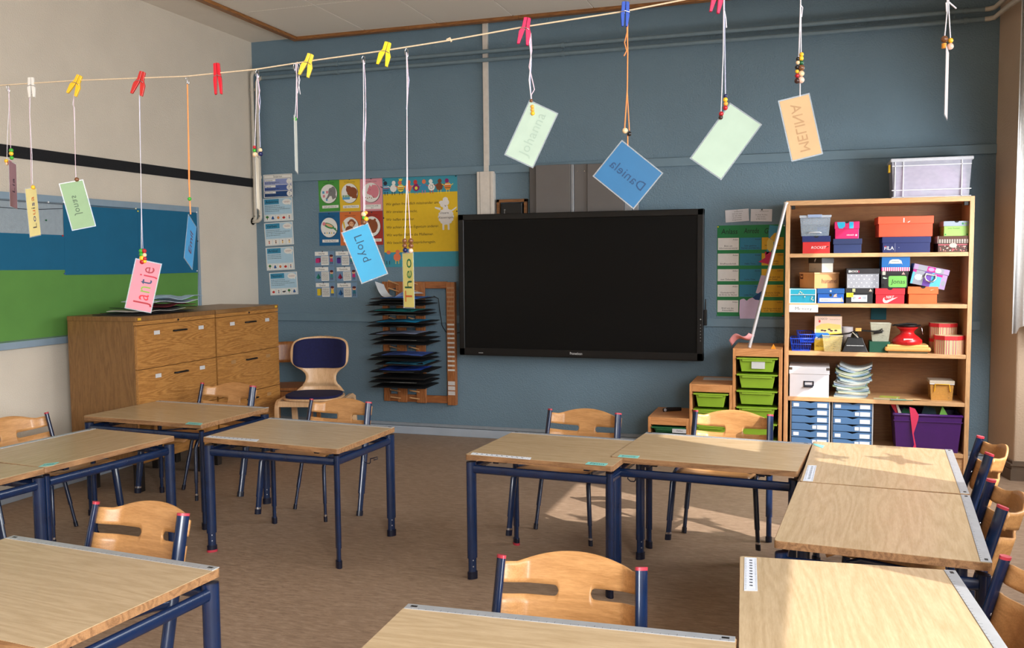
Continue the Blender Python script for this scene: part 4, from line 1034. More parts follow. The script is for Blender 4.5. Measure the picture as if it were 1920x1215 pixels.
for i, z in enumerate(zs):
    wd = random.uniform(.44, .52); dp = random.uniform(.31, .35); ro = random.uniform(-.05, .05); x = -3.235+random.uniform(-.02, .02)
    if i == 12: x += .055
    tl = thing('paper_folder', '', 'folder', (x, 7.10, z-.004), ro, 'folders lying on the wall rack pegs')
    tl['label'] = 'black folder on the wall rack, %s' % ['uppermost, with a curled white sheet', 'directly under the uppermost one', 'third from the top', 'below the first gap, teal paper inside', 'fifth from the top', 'with a bright cyan sheet inside', 'just under the cyan sheet', 'with white and blue paper, above the middle', 'ninth from the top', 'in the middle of the rack', 'with a violet-blue painting, below the middle gap', 'right under the violet-blue painting', 'pushed furthest right', 'with a dark blue and yellow painting', 'under the blue and yellow painting', 'third from the bottom', 'second from the bottom', 'lowest in the stack'][i]
    sg = random.uniform(.004, .014)
    def slab(nm, w_, d_, x0, y0, z0, th, m_, wob=0.0, seed=0):
        n = 6; vs = []; rr = random.Random(seed)
        ph = rr.uniform(0, 6)
        for s_ in (0, th):
            for j in range(n+1):
                for k in range(n+1):
                    u = x0-w_/2+w_*j/n; v = y0-d_*k/n
                    vs.append((u, v, z0+s_-sg*(k/n)**2*1.0+.5*sg*(k/n)+wob*math.sin(u*14+ph)*(.5+.5*k/n)))
        m2 = (n+1)**2; fs = [(j*(n+1)+k, j*(n+1)+k+1, (j+1)*(n+1)+k+1, (j+1)*(n+1)+k) for j in range(n) for k in range(n)]
        fs2 = [tuple(q+m2 for q in f) for f in fs]; ed = []
        for k in range(n):
            for a, b_ in ((k, k+1), (n*(n+1)+k, n*(n+1)+k+1), (k*(n+1), (k+1)*(n+1)), (k*(n+1)+n, (k+1)*(n+1)+n)): ed.append((a, b_, b_+m2, a+m2))
        return MB().add(vs, fs+fs2+ed).build(nm, m_, tl)
    slab('lower_cover', wd, dp, 0, 0, 0, .0022, BR if i % 3 == 0 else BK, .001, i)
    slab('upper_cover', wd-.02, dp-.02, random.uniform(-.01, .01), 0, .006, .0022, BK, .0015, i+40)
    if i in tops: slab('painting', wd*.72, dp-.05, .03-.03*(i % 2), -.04, .011, .001, plain(tops[i], .6, .6, 9), .004, i+80)
    elif i % 2 == 0: slab('paper', wd*.6, dp-.05, .02, -.03, .0045, .0008, C((190, 190, 180)), .001, i+90)
    if i == 0:
        n = 10; vs = []
        for j in range(n+1):
            a = j/n; vs += [(-.20+.10*a, -.12, .014+.10*(1-a)**2.5), (-.19+.10*a, -.30, .014+.13*(1-a)**2.5)]
        MB().add(vs, [(2*j, 2*j+2, 2*j+3, 2*j+1) for j in range(n)], 0, True).build('curled_sheet', C((206, 210, 216)), tl)
        vs = []
        for j in range(n+1):
            a = j/n; vs += [(-.02+.16*a, -.06, .016+.035*math.sin(a*PI*.8)), (-.02+.16*a, -.28, .016+.045*math.sin(a*PI*.8))]
        MB().add(vs, [(2*j, 2*j+2, 2*j+3, 2*j+1) for j in range(n)], 0, True).build('wavy_sheet', C((196, 204, 220)), tl)
# black cable down the wall beside the rack
pts = [onY(813, 555, 7.08), onY(822, 560, 7.1), onY(825, 585, 7.15), onY(829, 610, 7.16), onY(836, 622, 7.16), onY(846, 628, 7.165), onY(862, 623, 7.165)]
o = MB().tube(pts, .0035, 6).build('black_cable', M['black']); tag(o, 'thin black cable hanging from the wall rack to the display', 'cable')
# ================================================================== BOOKCASE
BC = wood((218, 172, 124), (190, 144, 98), 'x', 1.4, .42, 1.3, .6); BCV = wood((218, 172, 124), (190, 144, 98), 'z', 1.4, .42, 1.3, .6)
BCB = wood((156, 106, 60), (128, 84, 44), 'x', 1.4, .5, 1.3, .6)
BX0, BX1, BY = -.186, 1.018, 6.78
t = thing('bookcase', 'tall open beech bookcase full of boxes in the right corner', 'bookcase', (BX0, BY, 0))
bw_, bd_ = BX1-BX0, .375
MB().box(0, .028, 0, bd_, 0, 1.893).build('side_panel', BCV, t, bevel=.0015)
MB().box(bw_-.028, bw_, 0, bd_, 0, 1.893).build('side_panel', BCV, t, bevel=.0015)
MB().box(.028, bw_-.028, 0, bd_, 1.860, 1.893).build('top_board', BC, t, bevel=.0015)
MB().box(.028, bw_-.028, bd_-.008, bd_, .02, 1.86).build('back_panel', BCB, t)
SZ = [1.522, 1.171, .829, .502, .150]
for z in SZ: MB().box(.028, bw_-.028, .004, bd_-.008, z-.028, z).build('shelf', BC, t, bevel=.0015)
MB().box(.028, bw_-.028, .02, .035, 0, .12).build('plinth', BC, t)
for s_ in (.035, bw_-.06): MB().box(s_, s_+.025, .02, .06, 1.835, 1.86).build('corner_bracket', M['black'], t)
f = Flat(.195, .052, .0012); f.rect(0, 0, 1, 1, 0); f.text('Memory', .5, .28, .46, .7, 1, center=True)
q = onY(1479.5, 584.5, BY); o = deco(t, 'shelf_label', f, [M['white'], INK]); o.location = (q.x-BX0, 0, q.z-.002)

def sx(px, py, Y=6.80): return onY(px, py, Y).x
GREY_P = plain((150, 150, 150), .6)
def carton(name, label, px0, px1, z0, h, Y=6.80, dep=.28, body=(200, 40, 40), lid=None, lidf=.28, rot=0, group=None, cat='box', hole=False, tab=0.004, py=500, pile=None):
    """box with overlapping lid; local x 0..w, front at y=0"""
    x0, x1 = sx(px0, py, Y), sx(px1, py, Y); w = x1-x0
    t = thing(name, label, cat, (x0, Y, z0), math.radians(rot), group)
    bm_ = plain(body, .55, .05, 14) if not hasattr(body, 'name') else body
    lm = (plain(lid, .55, .05, 14) if not hasattr(lid, 'name') else lid) if lid is not None else bm_
    MB().box(0, w, 0, dep, 0, h*(1-lidf*.6)).build('box_body', bm_, t, bevel=.0015)
    L = MB().box(-tab, w+tab, -tab, dep+tab, h*(1-lidf), h).build('lid', lm, t, bevel=.0015)
    if hole:
        f = Flat(w, h, tab+.0006); pts = [(.5+.09*math.cos(a), 1-.0-.105*math.sin(a)) for a in [PI*i/12 for i in range(13)]]
        f.poly(pts, 0); o = deco(t, 'finger_hole', f, M['ink'])
    return t, w, h
def face(t, name, w, h, mats, d=.0008):
    return Flat(w, h, d)
# ---- row 1 (top)
r1 = SZ[0]
t, w, h = carton('shoe_box', 'red shoe box with navy lid and white italic lettering, top shelf far left', 1505, 1556, r1, .122, body=(206, 40, 40), lid=(24, 40, 100), lidf=.34, hole=True, py=455)
f = Flat(w, h, .0008); f.text('ROCKET', .32, .27, .15, .6, 0, shear=.2); f.poly([(.86, .31), (1.0, .40), (.90, .40)], 1); deco(t, 'lettering', f, [M['white'], INK])
def clearbox(name, label, px0, px1, z0, h, Y, dep, rgb, lidc, al=.35, py=500, lidh=.12, content=None, taper=.9, ribs=True, rot=0):
    x0, x1 = sx(px0, py, Y), sx(px1, py, Y); w = x1-x0; t = thing(name, label, 'box', (x0, Y, z0), math.radians(rot))
    mm = clearp(rgb, al); c = w*(1-taper)/2
    a = [(c, c), (w-c, c), (w-c, dep-c), (c, dep-c)]; b_ = [(0, 0), (w, 0), (w, dep), (0, dep)]; zt = h*(1-lidh)
    mb = MB(); mb.add([(p[0], p[1], 0) for p in a]+[(p[0], p[1], zt) for p in b_], [(3, 2, 1, 0)]+[(i, (i+1) % 4, 4+(i+1) % 4, 4+i) for i in range(4)])
    mb.build('box_body', mm, t, solid=.002)
    MB().box(-.006, w+.006, -.006, dep+.006, zt, h-.004).build('lid', clearp(lidc, min(1, al+.35)), t, bevel=.004)
    rim = MB()
    rim.tube([(-.004, -.004, zt), (w+.004, -.004, zt)], .0035, 6); rim.build('rim', clearp((225, 230, 240), .8), t)
    if content: content(t, w, dep, h)
    return t, w, h
def cont1(t, w, dep, h):
    MB().box(.02, w*.55, .03, dep-.04, .003, h*.5).build('contents', plain((120, 122, 110), .8, .3, 30), t)
    MB().box(w*.57, w-.02, .03, dep-.04, .003, h*.42).build('contents', plain((70, 100, 170), .8, .2, 30), t)
    MB().box(.02, w-.02, .06, dep-.04, h*.55, h*.8).build('contents', plain((215, 215, 220), .8, .1, 30), t)
    MB().tube([(w*.3, -.005, h*.14), (w*.35, -.012, h*.17), (w*.65, -.012, h*.17), (w*.7, -.005, h*.14)], .004, 6).build('handle', clearp((235, 238, 245), .8), t)
    MB().box(w*.25, w*.72, -.014, -.004, h*.86, h*1.0).build('clasp', clearp((170, 190, 225), .75), t, bevel=.002)
clearbox('plastic_box', 'clear lidded plastic box standing on the red and navy shoe box', 1500, 1557, r1+.1225, .150, 6.80, .27, (176, 190, 204), (200, 210, 222), .42, 430, .12, cont1)
t, w, h = carton('shoe_box', 'plain navy blue shoe box under the pink one, top shelf', 1563, 1615, r1, .100, body=(30, 46, 92), lid=(26, 40, 82), lidf=.38, py=460)
t, w, h = carton('shoe_box', 'pink shoe box with turquoise spots, on a navy box on the top shelf', 1566, 1610, r1+.1005, .118, body=(206, 20, 92), lid=(206, 22, 96), lidf=.42, hole=True, py=430)
f = Flat(w, h, .0048); f.poly([(.08, .98), (.42, .98), (.42, .72), (.32, .60), (.16, .60), (.10, .8)], 0); f.rect(.60, .60, .78, .98, 0); deco(t, 'pattern', f, C((40, 170, 205)))
f = Flat(w, h, .0008); f.text('minnesch', .5, .18, .09, .3, 0); f.ell(.90, .2, .04, .05, 0); deco(t, 'lettering', f, M['white'])
MB().box(w+.0005, w+.002, .02, .27, 0, h*.96).build('side_pattern', C((40, 150, 205)), t)
t, w, h = carton('shoe_box', 'long navy blue shoe box with white letters on the top shelf', 1655, 1744, r1, .108, body=(26, 38, 96), lid=(26, 38, 96), lidf=.38, py=458)
f = Flat(w, h, .0008); f.text('FILA', .04, .18, .24, .2, 0); f.rect(.04, .36, .08, .42, 1); deco(t, 'lettering', f, [M['white'], M['red']])
f = Flat(w, h, .0008); f.rect(.262, .05, .268, .6, 0); f.rect(.34, .3, .355, .34, 0); deco(t, 'scratch', f, C((150, 150, 170)))
t, w, h = carton('shoe_box', 'long bright orange shoe box lying on the long navy one', 1648, 1749, r1+.1085, .138, Y=6.79, body=(226, 82, 46), lid=(230, 88, 50), lidf=.36, tab=.006, rot=1.5, py=425)
f = Flat(w, h, .0072); f.rect(.455, .70, .475, .92, 0); f.poly([(.53, .70), (.58, .78), (.575, .74), (.545, .69)], 0); deco(t, 'tape', f, M['white'])
t, w, h = carton('keepsake_box', 'brown box with checks and flowers, lower box at the right end of the top shelf', 1759, 1815, r1, .108, body=(74, 44, 34), lid=(206, 190, 178), lidf=.45, py=458, dep=.24)
f = Flat(w, h, .0048)
for k in range(12): f.rect(k/12, .55, k/12+.03, .80, 0)
for k in range(3): f.rect(0, .57+.08*k, 1, .59+.08*k, 0)
f.rect(0, .80, 1, 1, 1); deco(t, 'check_pattern', f, [C((70, 52, 46)), C((86, 52, 38))])
f = Flat(w, h, .0008); rr = random.Random(4)
for k in range(34): f.ell(rr.uniform(.03, .97), rr.uniform(.05, .40), .018, .035, k % 3, 7)
f.rect(0, .43, 1, .49, 2); deco(t, 'flower_pattern', f, [C((196, 130, 120)), C((220, 200, 180)), C((190, 90, 100))])
f = Flat(w, h, .0056); f.ell(.5, .42, .13, .15, 0); deco(t, 'oval_label', f, C((214, 178, 170)))
t, w, h = carton('keepsake_box', 'green box with grey lid resting on the brown flowered box', 1770, 1817, r1+.1085, .100, Y=6.82, body=(150, 190, 96), lid=(150, 160, 176), lidf=.34, hole=True, py=430, dep=.24)
f = Flat(w, h, .0008); f.text('Jonte Thomsen', .15, .48, .085, .66, 0, shear=.1); f.ell(.06, .1, .03, .05, 1); f.ell(.93, .1, .03, .05, 1); deco(t, 'handwriting', f, [C((20, 90, 60)), C((30, 120, 60))])
f = Flat(w, h, .0052); f.ell(.74, .82, .04, .07, 0); f.ell(.86, .82, .05, .05, 1); deco(t, 'leaf_print', f, [C((60, 140, 90)), C((130, 190, 90))])
# storage crate on top of the bookcase
def cont2(t, w, dep, h):
    vs = []; n = 10
    for j in range(n+1):
        for i in range(n+1):
            u, v = i/n, j/n; vs.append((.03+(w-.06)*u, .03+.02*math.sin(v*4+u*3), .01+(h*.80)*v*(1-.25*abs(u-.5))))
    MB().add(vs, [(j*(n+1)+i, j*(n+1)+i+1, (j+1)*(n+1)+i+1, (j+1)*(n+1)+i) for j in range(n) for i in range(n)], 0, True).build('pink_fabric', plain((206, 170, 200), .9, .2, 10), t)
    MB().box(.03, w*.86, .07, dep-.05, .01, h*.35).build('folded_fabric', plain((222, 190, 206), .9, .2, 10), t, bevel=.01)
    MB().box(w*.40, w*.88, .045, .05, h*.12, h*.72).build('white_sheet', plain((214, 214, 222), .8, .05, 10), t)
x0, x1 = sx(1672, 350, 6.84), sx(1821, 350, 6.84); w, h, dep = x1-x0, .272, .30
t = thing('storage_crate', 'large frosted plastic crate with pink contents on top of the bookcase', 'crate', (x0, 6.84, 1.893))
fp = clearp((206, 206, 222), .40, .3); rib = clearp((240, 240, 246), .85, .3)
mb = MB(); mb.add([(0.012, .012, 0), (w-.012, .012, 0), (w-.012, dep, 0), (.012, dep, 0), (0, 0, h*.93), (w, 0, h*.93), (w, dep, h*.93), (0, dep, h*.93)], [(3, 2, 1, 0)]+[(i, (i+1) % 4, 4+(i+1) % 4, 4+i) for i in range(4)])
mb.build('crate_body', fp, t, solid=.003)
MB().box(-.012, w+.012, -.012, dep+.012, h*.91, h).build('lid', clearp((226, 228, 236), .75, .3), t, bevel=.008)
for z in (.004, .052, h*.80):
    MB().box(0, w, -.006, .002, z, z+.006).build('rib', rib, t)
for u in (.035, .14, .875): MB().box(w*u, w*u+.006, -.006, .002, 0, h*.92).build('rib', rib, t)
MB().box(-.022, -.008, .02, .075, h*.66, h*.86).build('clip_handle', plain((232, 190, 40), .4), t, bevel=.003)
cont2(t, w, dep, h)
# ---- row 2
r2 = SZ[1]
t, w, h = carton('gift_box', 'turquoise box with white edges and dots, lower left of the second shelf', 1481, 1529.5, r2, .102, body=(20, 140, 168), lid=(22, 146, 172), lidf=.42, py=556)
f = Flat(w, h, .0052)
for (a, b_, c, d_) in ((-.02, 0, 1.02, .03), (-.02, .0, .02, 1), (.98, 0, 1.02, 1), (-.02, .58, 1.02, .61), (-.02, .97, 1.02, 1)): f.rect(a, b_, c, d_, 0)
for u, v in ((.4, .8), (.46, .72), (.36, .68), (.52, .62), (.58, .45), (.86, .42), (.9, .22), (.84, .3)): f.ell(u, v, .022, .045, 1, 10)
deco(t, 'edge_and_dots', f, [M['white'], C((220, 196, 160))])
t, w, h = carton('gift_box', 'deep blue box with paper stars, second shelf beside the turquoise box', 1533, 1582, r2, .104, body=(16, 84, 168), lid=(24, 84, 150), lidf=.34, py=556)
f = Flat(w, h, .0008); f.rect(.07, .1, .90, .36, 0); f.scribble(.12, .5, .2, .05, 1, 3); f.poly([(.60, .42), (.64, .58), (.74, .66), (.72, .5), (.76, .44)], 2); f.poly([(.88, .1), (.92, .46), (.96, .3), (1.0, .12)], 2); f.ell(.5, .55, .05, .1, 3); deco(t, 'address_label', f, [C((196, 200, 206)), C((120, 120, 130)), C((216, 170, 150)), INK])
f = Flat(w, h, .0052); st = [(.5+.055*(1 if k % 2 == 0 else .45)*math.sin(k*PI/5), .83+.1*(1 if k % 2 == 0 else .45)*math.cos(k*PI/5)) for k in range(10)]; f.poly(st, 0); deco(t, 'paper_star', f, C((200, 200, 200)))
t, w, h = carton('shoe_box', 'black shoe box with yellow barcode sticker and white end label', 1586, 1636, r2, .106, body=(30, 30, 34), lid=(34, 32, 34), lidf=.33, py=556)
f = Flat(w, h, .0008); f.rect(.21, .12, .80, .56, 0)
for k in range(7): f.rect(.62+.022*k, .28, .63+.022*k, .48, 1)
f.scribble(.25, .36, .4, .04, 1, 5); f.scribble(.25, .36, .3, .04, 1, 6); f.poly([(.42, .30), (.54, .42), (.57, .40), (.57, .32)], 2); deco(t, 'size_label', f, [C((206, 216, 228)), INK, C((190, 50, 80))])
f = Flat(w, h, .0056); f.rect(.02, .42, .28, .70, 0)
for k in range(8): f.rect(.05+.025*k, .48, .06+.025*k, .66, 1)
f.rect(.24, .76, .35, .98, 2); f.poly([(.86, .80), (.98, .80), (.92, .97)], 3); deco(t, 'stickers', f, [C((226, 216, 40)), INK, C((170, 170, 120)), C((216, 180, 160))])
t, w, h = carton('shoe_box', 'bright red shoe box with a white curved tick and dark finger hole', 1642, 1695.5, r2, .106, body=(214, 36, 52), lid=(216, 40, 54), lidf=.40, hole=True, py=556)
f = Flat(w, h, .0008); f.text('NIKE', .36, .34, .19, .26, 0, shear=.25)
f.poly([(.25, .22), (.27, .36), (.32, .42), (.30, .30), (.36, .20), (.78, .44), (.42, .06), (.32, .05), (.27, .1)], 0); deco(t, 'lettering', f, M['white'])
t, w, h = carton('shoe_box', 'orange shoe box with dark finger hole under the tilted patchwork case', 1704, 1757, r2, .118, Y=6.79, body=(226, 104, 46), lid=(228, 108, 50), lidf=.42, hole=True, tab=.007, py=552)
f = Flat(w, h, .0080); f.poly([(.75, .80), (.79, .79), (.90, .85), (.78, .82)], 0); deco(t, 'logo', f, C((240, 190, 160)))
# hummel box turned with a corner to the front
xh = sx(1527, 525, 6.80)
t = thing('cardboard_box', 'brown cardboard box with dark red lettering, its corner pointing forward', 'box', (xh, 6.800, r2+.1045), math.radians(32))
w, dep, h = .195, .19, .112
cb = plain((196, 138, 84), .7, .06, 12); cb2 = plain((200, 150, 104), .7, .06, 12)
MB().box(0, w, 0, dep, 0, h).build('box_body', cb, t, bevel=.002)
MB().box(-.003, w+.003, -.003, dep+.003, h-.012, h).build('lid', cb2, t, bevel=.002)
f = Flat(w, h, .0012); f.text('hummel', .30, .32, .30, .62, 0); deco(t, 'lettering', f, C((92, 44, 30)))
f = Flat(dep, h, .0008); f.rect(.04, .56, .24, .90, 0); f.poly([(.08, .72), (.14, .66), (.20, .72), (.20, .8), (.14, .74), (.08, .8)], 1)
o = deco(t, 'logo_patch', f, [C((100, 52, 30)), C((206, 160, 110))]); o.rotation_euler = (0, 0, -PI/2); o.location = (0, dep, 0)
# black and white box on hummel
xh = sx(1541, 500, 6.81)
t = thing('shoe_box', 'cream box with black lid, corner forward, on top of the brown cardboard box', 'box', (xh, 6.812, r2+.1045+.1125), math.radians(28))
w, dep, h = .085, .185, .104
MB().box(0, w, 0, dep, 0, h*.66).build('box_body', plain((200, 192, 178), .6, .05, 12), t, bevel=.0015)
MB().box(-.004, w+.004, -.004, dep+.004, h*.62, h).build('lid', plain((42, 38, 36), .5, .1, 12), t, bevel=.002)
f = Flat(dep, h, .0046); f.poly([(.42, .70), (.52, .92), (.60, .95), (.55, .8), (.50, .68), (.48, .8)], 0); o = deco(t, 'white_mark', f, M['white']); o.rotation_euler = (0, 0, -PI/2); o.location = (0, dep, 0)
f = Flat(dep, h, .0010); f.text('vinson', .40, .22, .07, .25, 0); o = deco(t, 'lettering', f, C((120, 110, 100))); o.rotation_euler = (0, 0, -PI/2); o.location = (0, dep, 0)
# dotted grey box
t, w, h = carton('gift_box', 'grey box with pale dots and a black lid on the second shelf', 1588, 1648, r2+.1065, .136, Y=6.80, body=(150, 152, 160), lid=(34, 32, 36), lidf=.26, py=524)
f = Flat(w, h, .0008)
for r_ in range(4):
    for c_ in range(6): f.ell(.06+.16*c_+.08*(r_ % 2), .10+.18*r_, .022, .03, 0, 10)
deco(t, 'dots', f, C((200, 202, 208)))
f = Flat(w, h, .0050); f.rect(.05, .80, .085, .92, 0); f.rect(.36, .80, .38, .90, 1); f.text('BOXX', .10, .81, .11, .25, 0); deco(t, 'lettering', f, [M['white'], C((190, 50, 90))])
# Jonas box
t, w, h = carton('shoe_box', 'black box with a handwritten bright green name label', 1652, 1702, r2+.1065, .118, Y=6.80, body=(28, 26, 28), lid=(28, 26, 28), lidf=.22, py=528)
f = Flat(w, h, .0008); pts = []
for cx, cy, s0 in ((.90, .62, 0), (.34, .62, 90), (.34, .16, 180), (.90, .16, 270)):
    for k in range(4): a = math.radians(s0+30*k); pts.append((cx+.06*math.cos(a), cy+.10*math.sin(a)))
f.poly(pts, 0); f.text('Jonas', .37, .27, .26, .52, 1, shear=.12); deco(t, 'name_label', f, [C((120, 190, 90)), INK])
f = Flat(w, h, .0056); f.rect(.04, .78, .16, .99, 0); f.poly([(.76, .80), (.90, .80), (.83, .96)], 1); f.poly([(.05, .60), (.10, .66), (.24, .58), (.14, .54)], 2); f.ell(.07, .18, .05, .10, 3); deco(t, 'stickers', f, [C((200, 196, 180)), C((200, 160, 150)), C((190, 210, 190)), C((8, 8, 8))])
# blue striped box with red lid
t, w, h = carton('gift_box', 'blue box with pink-striped foot and red lid, topmost on the second shelf', 1653, 1706, r2+.2250, .126, Y=6.80, body=(20, 104, 176), lid=(196, 36, 52), lidf=.18, tab=.007, py=498, dep=.25)
f = Flat(w, h, .0008)
for k in range(13): f.rect(k/13, .0, k/13+.042, .20, 0); f.rect(k/13+.042, 0, (k+1)/13, .20, 1)
f.poly([(.24, .34), (.28, .42), (.34, .40), (.66, .40), (.70, .42), (.74, .34), (.70, .56), (.60, .64), (.38, .64), (.28, .56)], 2); f.scribble(.36, .6, .5, .03, 3, 4)
deco(t, 'banner_print', f, [C((206, 40, 120)), M['white'], C((206, 204, 196)), C((120, 130, 140))])
# patchwork case, tilted
q0 = onY(1706, 531, 6.79); q1 = onY(1770, 544, 6.79); wP = (q1-q0).length; ang = math.atan2(q1.z-q0.z, q1.x-q0.x)
mm = Matrix.Translation((q0.x, 6.786, r2+.1215+.5*0)) @ Matrix.Rotation(-ang, 4, 'Y')
mm.translation = (q0.x, 6.786, max(r2+.119+.0, q0.z))
t = thing('patchwork_case', 'tilted purple patchwork box with metal handle on the orange shoe box', 'box', mw=mm)
h, dep = .138, .22
MB().box(0, wP, 0, dep, 0, h*.74).build('box_body', plain((140, 120, 170), .5), t, bevel=.002)
MB().box(-.004, wP+.004, -.004, dep+.004, h*.72, h).build('lid', plain((150, 130, 170), .5), t, bevel=.002)
pc_ = [C((150, 150, 160)), C((196, 30, 130)), C((90, 180, 220)), C((110, 70, 160)), C((214, 214, 220)), C((170, 140, 180))]
f = Flat(wP, h, .0010)
for k, (a, b_, m_) in enumerate(((0, .06, 2), (.06, .34, 0), (.34, .56, 3), (.56, .84, 2), (.84, 1, 5))): f.rect(a, .01, b_, .72, m_)
f.rect(.62, .58, .86, .70, 1); f.rect(.0, .6, .1, .72, 1)
for a in range(8): f.ell(.20+.075*math.cos(a*.785), .38+.075*math.sin(a*.785)*wP/h*.55, .045, .09, 4, 10)
f.ell(.20, .38, .07, .14, 4); f.ell(.92, .3, .06, .13, 0, 10); deco(t, 'patchwork', f, pc_)
f = Flat(wP, h, .0052); f.rect(0, .74, .12, .98, 5); f.rect(.12, .74, .38, .98, 0); f.rect(.38, .74, .62, .98, 1); f.rect(.62, .74, .86, .98, 0); f.rect(.86, .74, 1, .98, 5); f.ell(.70, .86, .09, .1, 4, 12); f.ell(.5, .86, .09, .09, 5, 10); deco(t, 'lid_pattern', f, pc_)
MB().box(wP*.36, wP*.68, -.008, -.002, h*.56, h*.66).build('handle_plate', M['chrome'], t, bevel=.002)
MB().tube([(wP*.38, -.010, h*.6), (wP*.36, -.018, h*.45), (wP*.42, -.022, h*.30), (wP*.52, -.022, h*.26), (wP*.62, -.022, h*.30), (wP*.68, -.018, h*.45), (wP*.66, -.010, h*.6)], .006, 8).build('handle', M['chrome'], t)
# ---- row 3
r3 = SZ[2]
def basket(label, cx, cy, z, w_, d_, h_, rot, rx=0):
    t = thing('plastic_basket', label, 'basket', (cx, cy, z), rot, 'blue plastic baskets'); t.rotation_euler = (rx, 0, rot)
    bl = plain((20, 66, 190), .35, .06, 20, spec=.5); k = .84
    fr_ = [(-w_/2, -d_/2), (w_/2, -d_/2), (w_/2, d_/2), (-w_/2, d_/2)]
    MB().box(-w_/2*k, w_/2*k, -d_/2*k, d_/2*k, 0, .004).build('base', bl, t)
    for zz, s_ in ((h_, 1.0), (h_*.55, .93), (.006, k)):
        m_ = MB(); p = [(a*s_, b_*s_, zz) for a, b_ in fr_]; m_.tube(p+[p[0]], .0035 if zz == h_ else .0022, 6); m_.build('rim' if zz == h_ else 'band', bl, t)
    m_ = MB()
    for i in range(4):
        a, b_ = Vector(fr_[i]), Vector(fr_[(i+1) % 4]); n = int((b_-a).length/.013)
        for j in range(n+1):
            p = a+(b_-a)*(j/n); m_.tube([(p.x, p.y, h_), (p.x*k, p.y*k, .004)], .0015, 4)
    o = m_.build('wire_mesh', bl, t); o['kind'] = 'stuff'
basket('lower blue plastic basket with holes, left end of the middle shelf', sx(1502, 645, 6.87), 6.90, r3, .145, .20, .088, 0)
basket('blue plastic basket lying tilted inside the lower blue basket', sx(1508, 635, 6.87)+.01, 6.90, r3+.066, .11, .16, .06, .15, .1)
# logico boxes
xg0, xg1 = sx(1527, 640, 6.88), sx(1578, 640, 6.88); w = xg1-xg0
t = thing('learning_game_box', 'yellow and blue maths game box with children, standing behind the clear tub', 'box', (xg0, 6.88, r3))
MB().box(0, w, 0, .04, 0, .245).build('box_body', C((222, 190, 60)), t, bevel=.002)
f = Flat(w, .245, .0008); f.rect(0, .52, 1, 1, 0); f.rect(0, .40, .5, .52, 1); f.rect(0, .36, .55, .50, 1); f.rect(0, 0, 1, .36, 3)
f.poly([(.05, .70), (.25, .78), (.5, .80), (.7, .78), (.95, .76), (1, .52), (.05, .52)], 4)
f.text('LOGICO', .13, .90, .06, .33, 2); f.ell(.18, .855, .04, .04, 5); f.text('Orientierung im Zahlenraum', .55, .90, .022, .4, 2); f.text('Be', .05, .31, .09, .25, 6); f.text('Mathematik', .08, .10, .05, .66, 2)
for u, v in ((.28, .57), (.38, .56), (.54, .60), (.62, .56), (.78, .57)): f.ell(u, v, .055, .035, 7, 12); f.ell(u, v+.022, .06, .024, 2, 12)
deco(t, 'cover_print', f, [C((232, 202, 184)), C((30, 110, 190)), C((50, 40, 40)), C((226, 190, 60)), C((230, 206, 120)), C((210, 60, 60)), M['white'], C((228, 170, 130))])
t2 = thing('learning_game_box', 'dark-topped game box just behind the yellow and blue one', 'box', (xg0+.003, 6.925, r3)); MB().box(0, w-.012, 0, .04, 0, .256).build('box_body', C((50, 50, 60)), t2, bevel=.002); MB().box(0, w-.012, -.001, 0, .2, .25).build('cover_print', C((70, 70, 80)), t2)
# clear tub with numbers
def tub(label, px0, px1, z0, h, Y, dep, rgb, al):
    x0, x1 = sx(px0, 640, Y), sx(px1, 640, Y); w = x1-x0; t = thing('plastic_tub', label, 'tub', (x0, Y, z0)); c = w*.10
    a = [(c, c), (w-c, c), (w-c, dep-c), (c, dep-c)]; b_ = [(0, 0), (w, 0), (w, dep), (0, dep)]
    mb = MB(); mb.add([(p[0], p[1], 0) for p in a]+[(p[0], p[1], h) for p in b_], [(3, 2, 1, 0)]+[(i, (i+1) % 4, 4+(i+1) % 4, 4+i) for i in range(4)])
    mb.build('tub_body', clearp(rgb, al, .25), t, solid=.002)
    MB().tube([(0, 0, h), (w, 0, h), (w, dep, h), (0, dep, h), (0, 0, h)], .004, 6).build('rim', clearp(rgb, min(1, al+.35), .25), t)
    m_ = MB()
    for k in range(5): m_.box(w*.55, w*.62+.01*(k % 2), .004, .006, h*(.2+.13*k), h*(.2+.13*k)+.0012)
    o = m_.build('scale_marks', C((90, 90, 90)), t); o['kind'] = 'stuff'
    return t, w
tub('clear yellowish tub in front of the maths game box', 1542, 1580, r3, .112, 6.81, .10, (220, 208, 160), .38)
t = thing('white_mug', 'pale ribbed cup behind the black balance scale', 'cup', (sx(1588, 640, 6.98), 6.98, r3)); MB().lathe([(.03, 0), (.038, .01), (.040, .165), (.036, .165), (.034, .02), (.001, .015)], 20, 0, caps=False).build('cup_body', C((204, 196, 200)), t)
# balance scale
xb_ = sx(1603, 650, 6.84); t = thing('balance_scale', 'black plastic balance scale with long arms and trapezoid foot', 'scale', (xb_, 6.86, r3))
MB().add([(-.085, -.05, 0), (.085, -.05, 0), (.085, .06, 0), (-.085, .06, 0), (-.048, -.025, .10), (.048, -.025, .10), (.048, .035, .10), (-.048, .035, .10)], [(3, 2, 1, 0), (4, 5, 6, 7), (0, 1, 5, 4), (1, 2, 6, 5), (2, 3, 7, 6), (3, 0, 4, 7)]).build('foot', plain((26, 26, 28), .5, .15, 40), t, bevel=.003)
fl = Flat(.14, .03, .0012); fl.scribble(.1, .9, .3, .14, 0, 2); o = deco(t, 'scale_print', fl, C((220, 220, 220))); o.location = (-.07, -.043, .034); o.rotation_euler = (-.24, 0, 0)
MB().lathe([(.03, .10), (.022, .125), (.012, .14)], 14, 0).build('hub', M['black'], t)
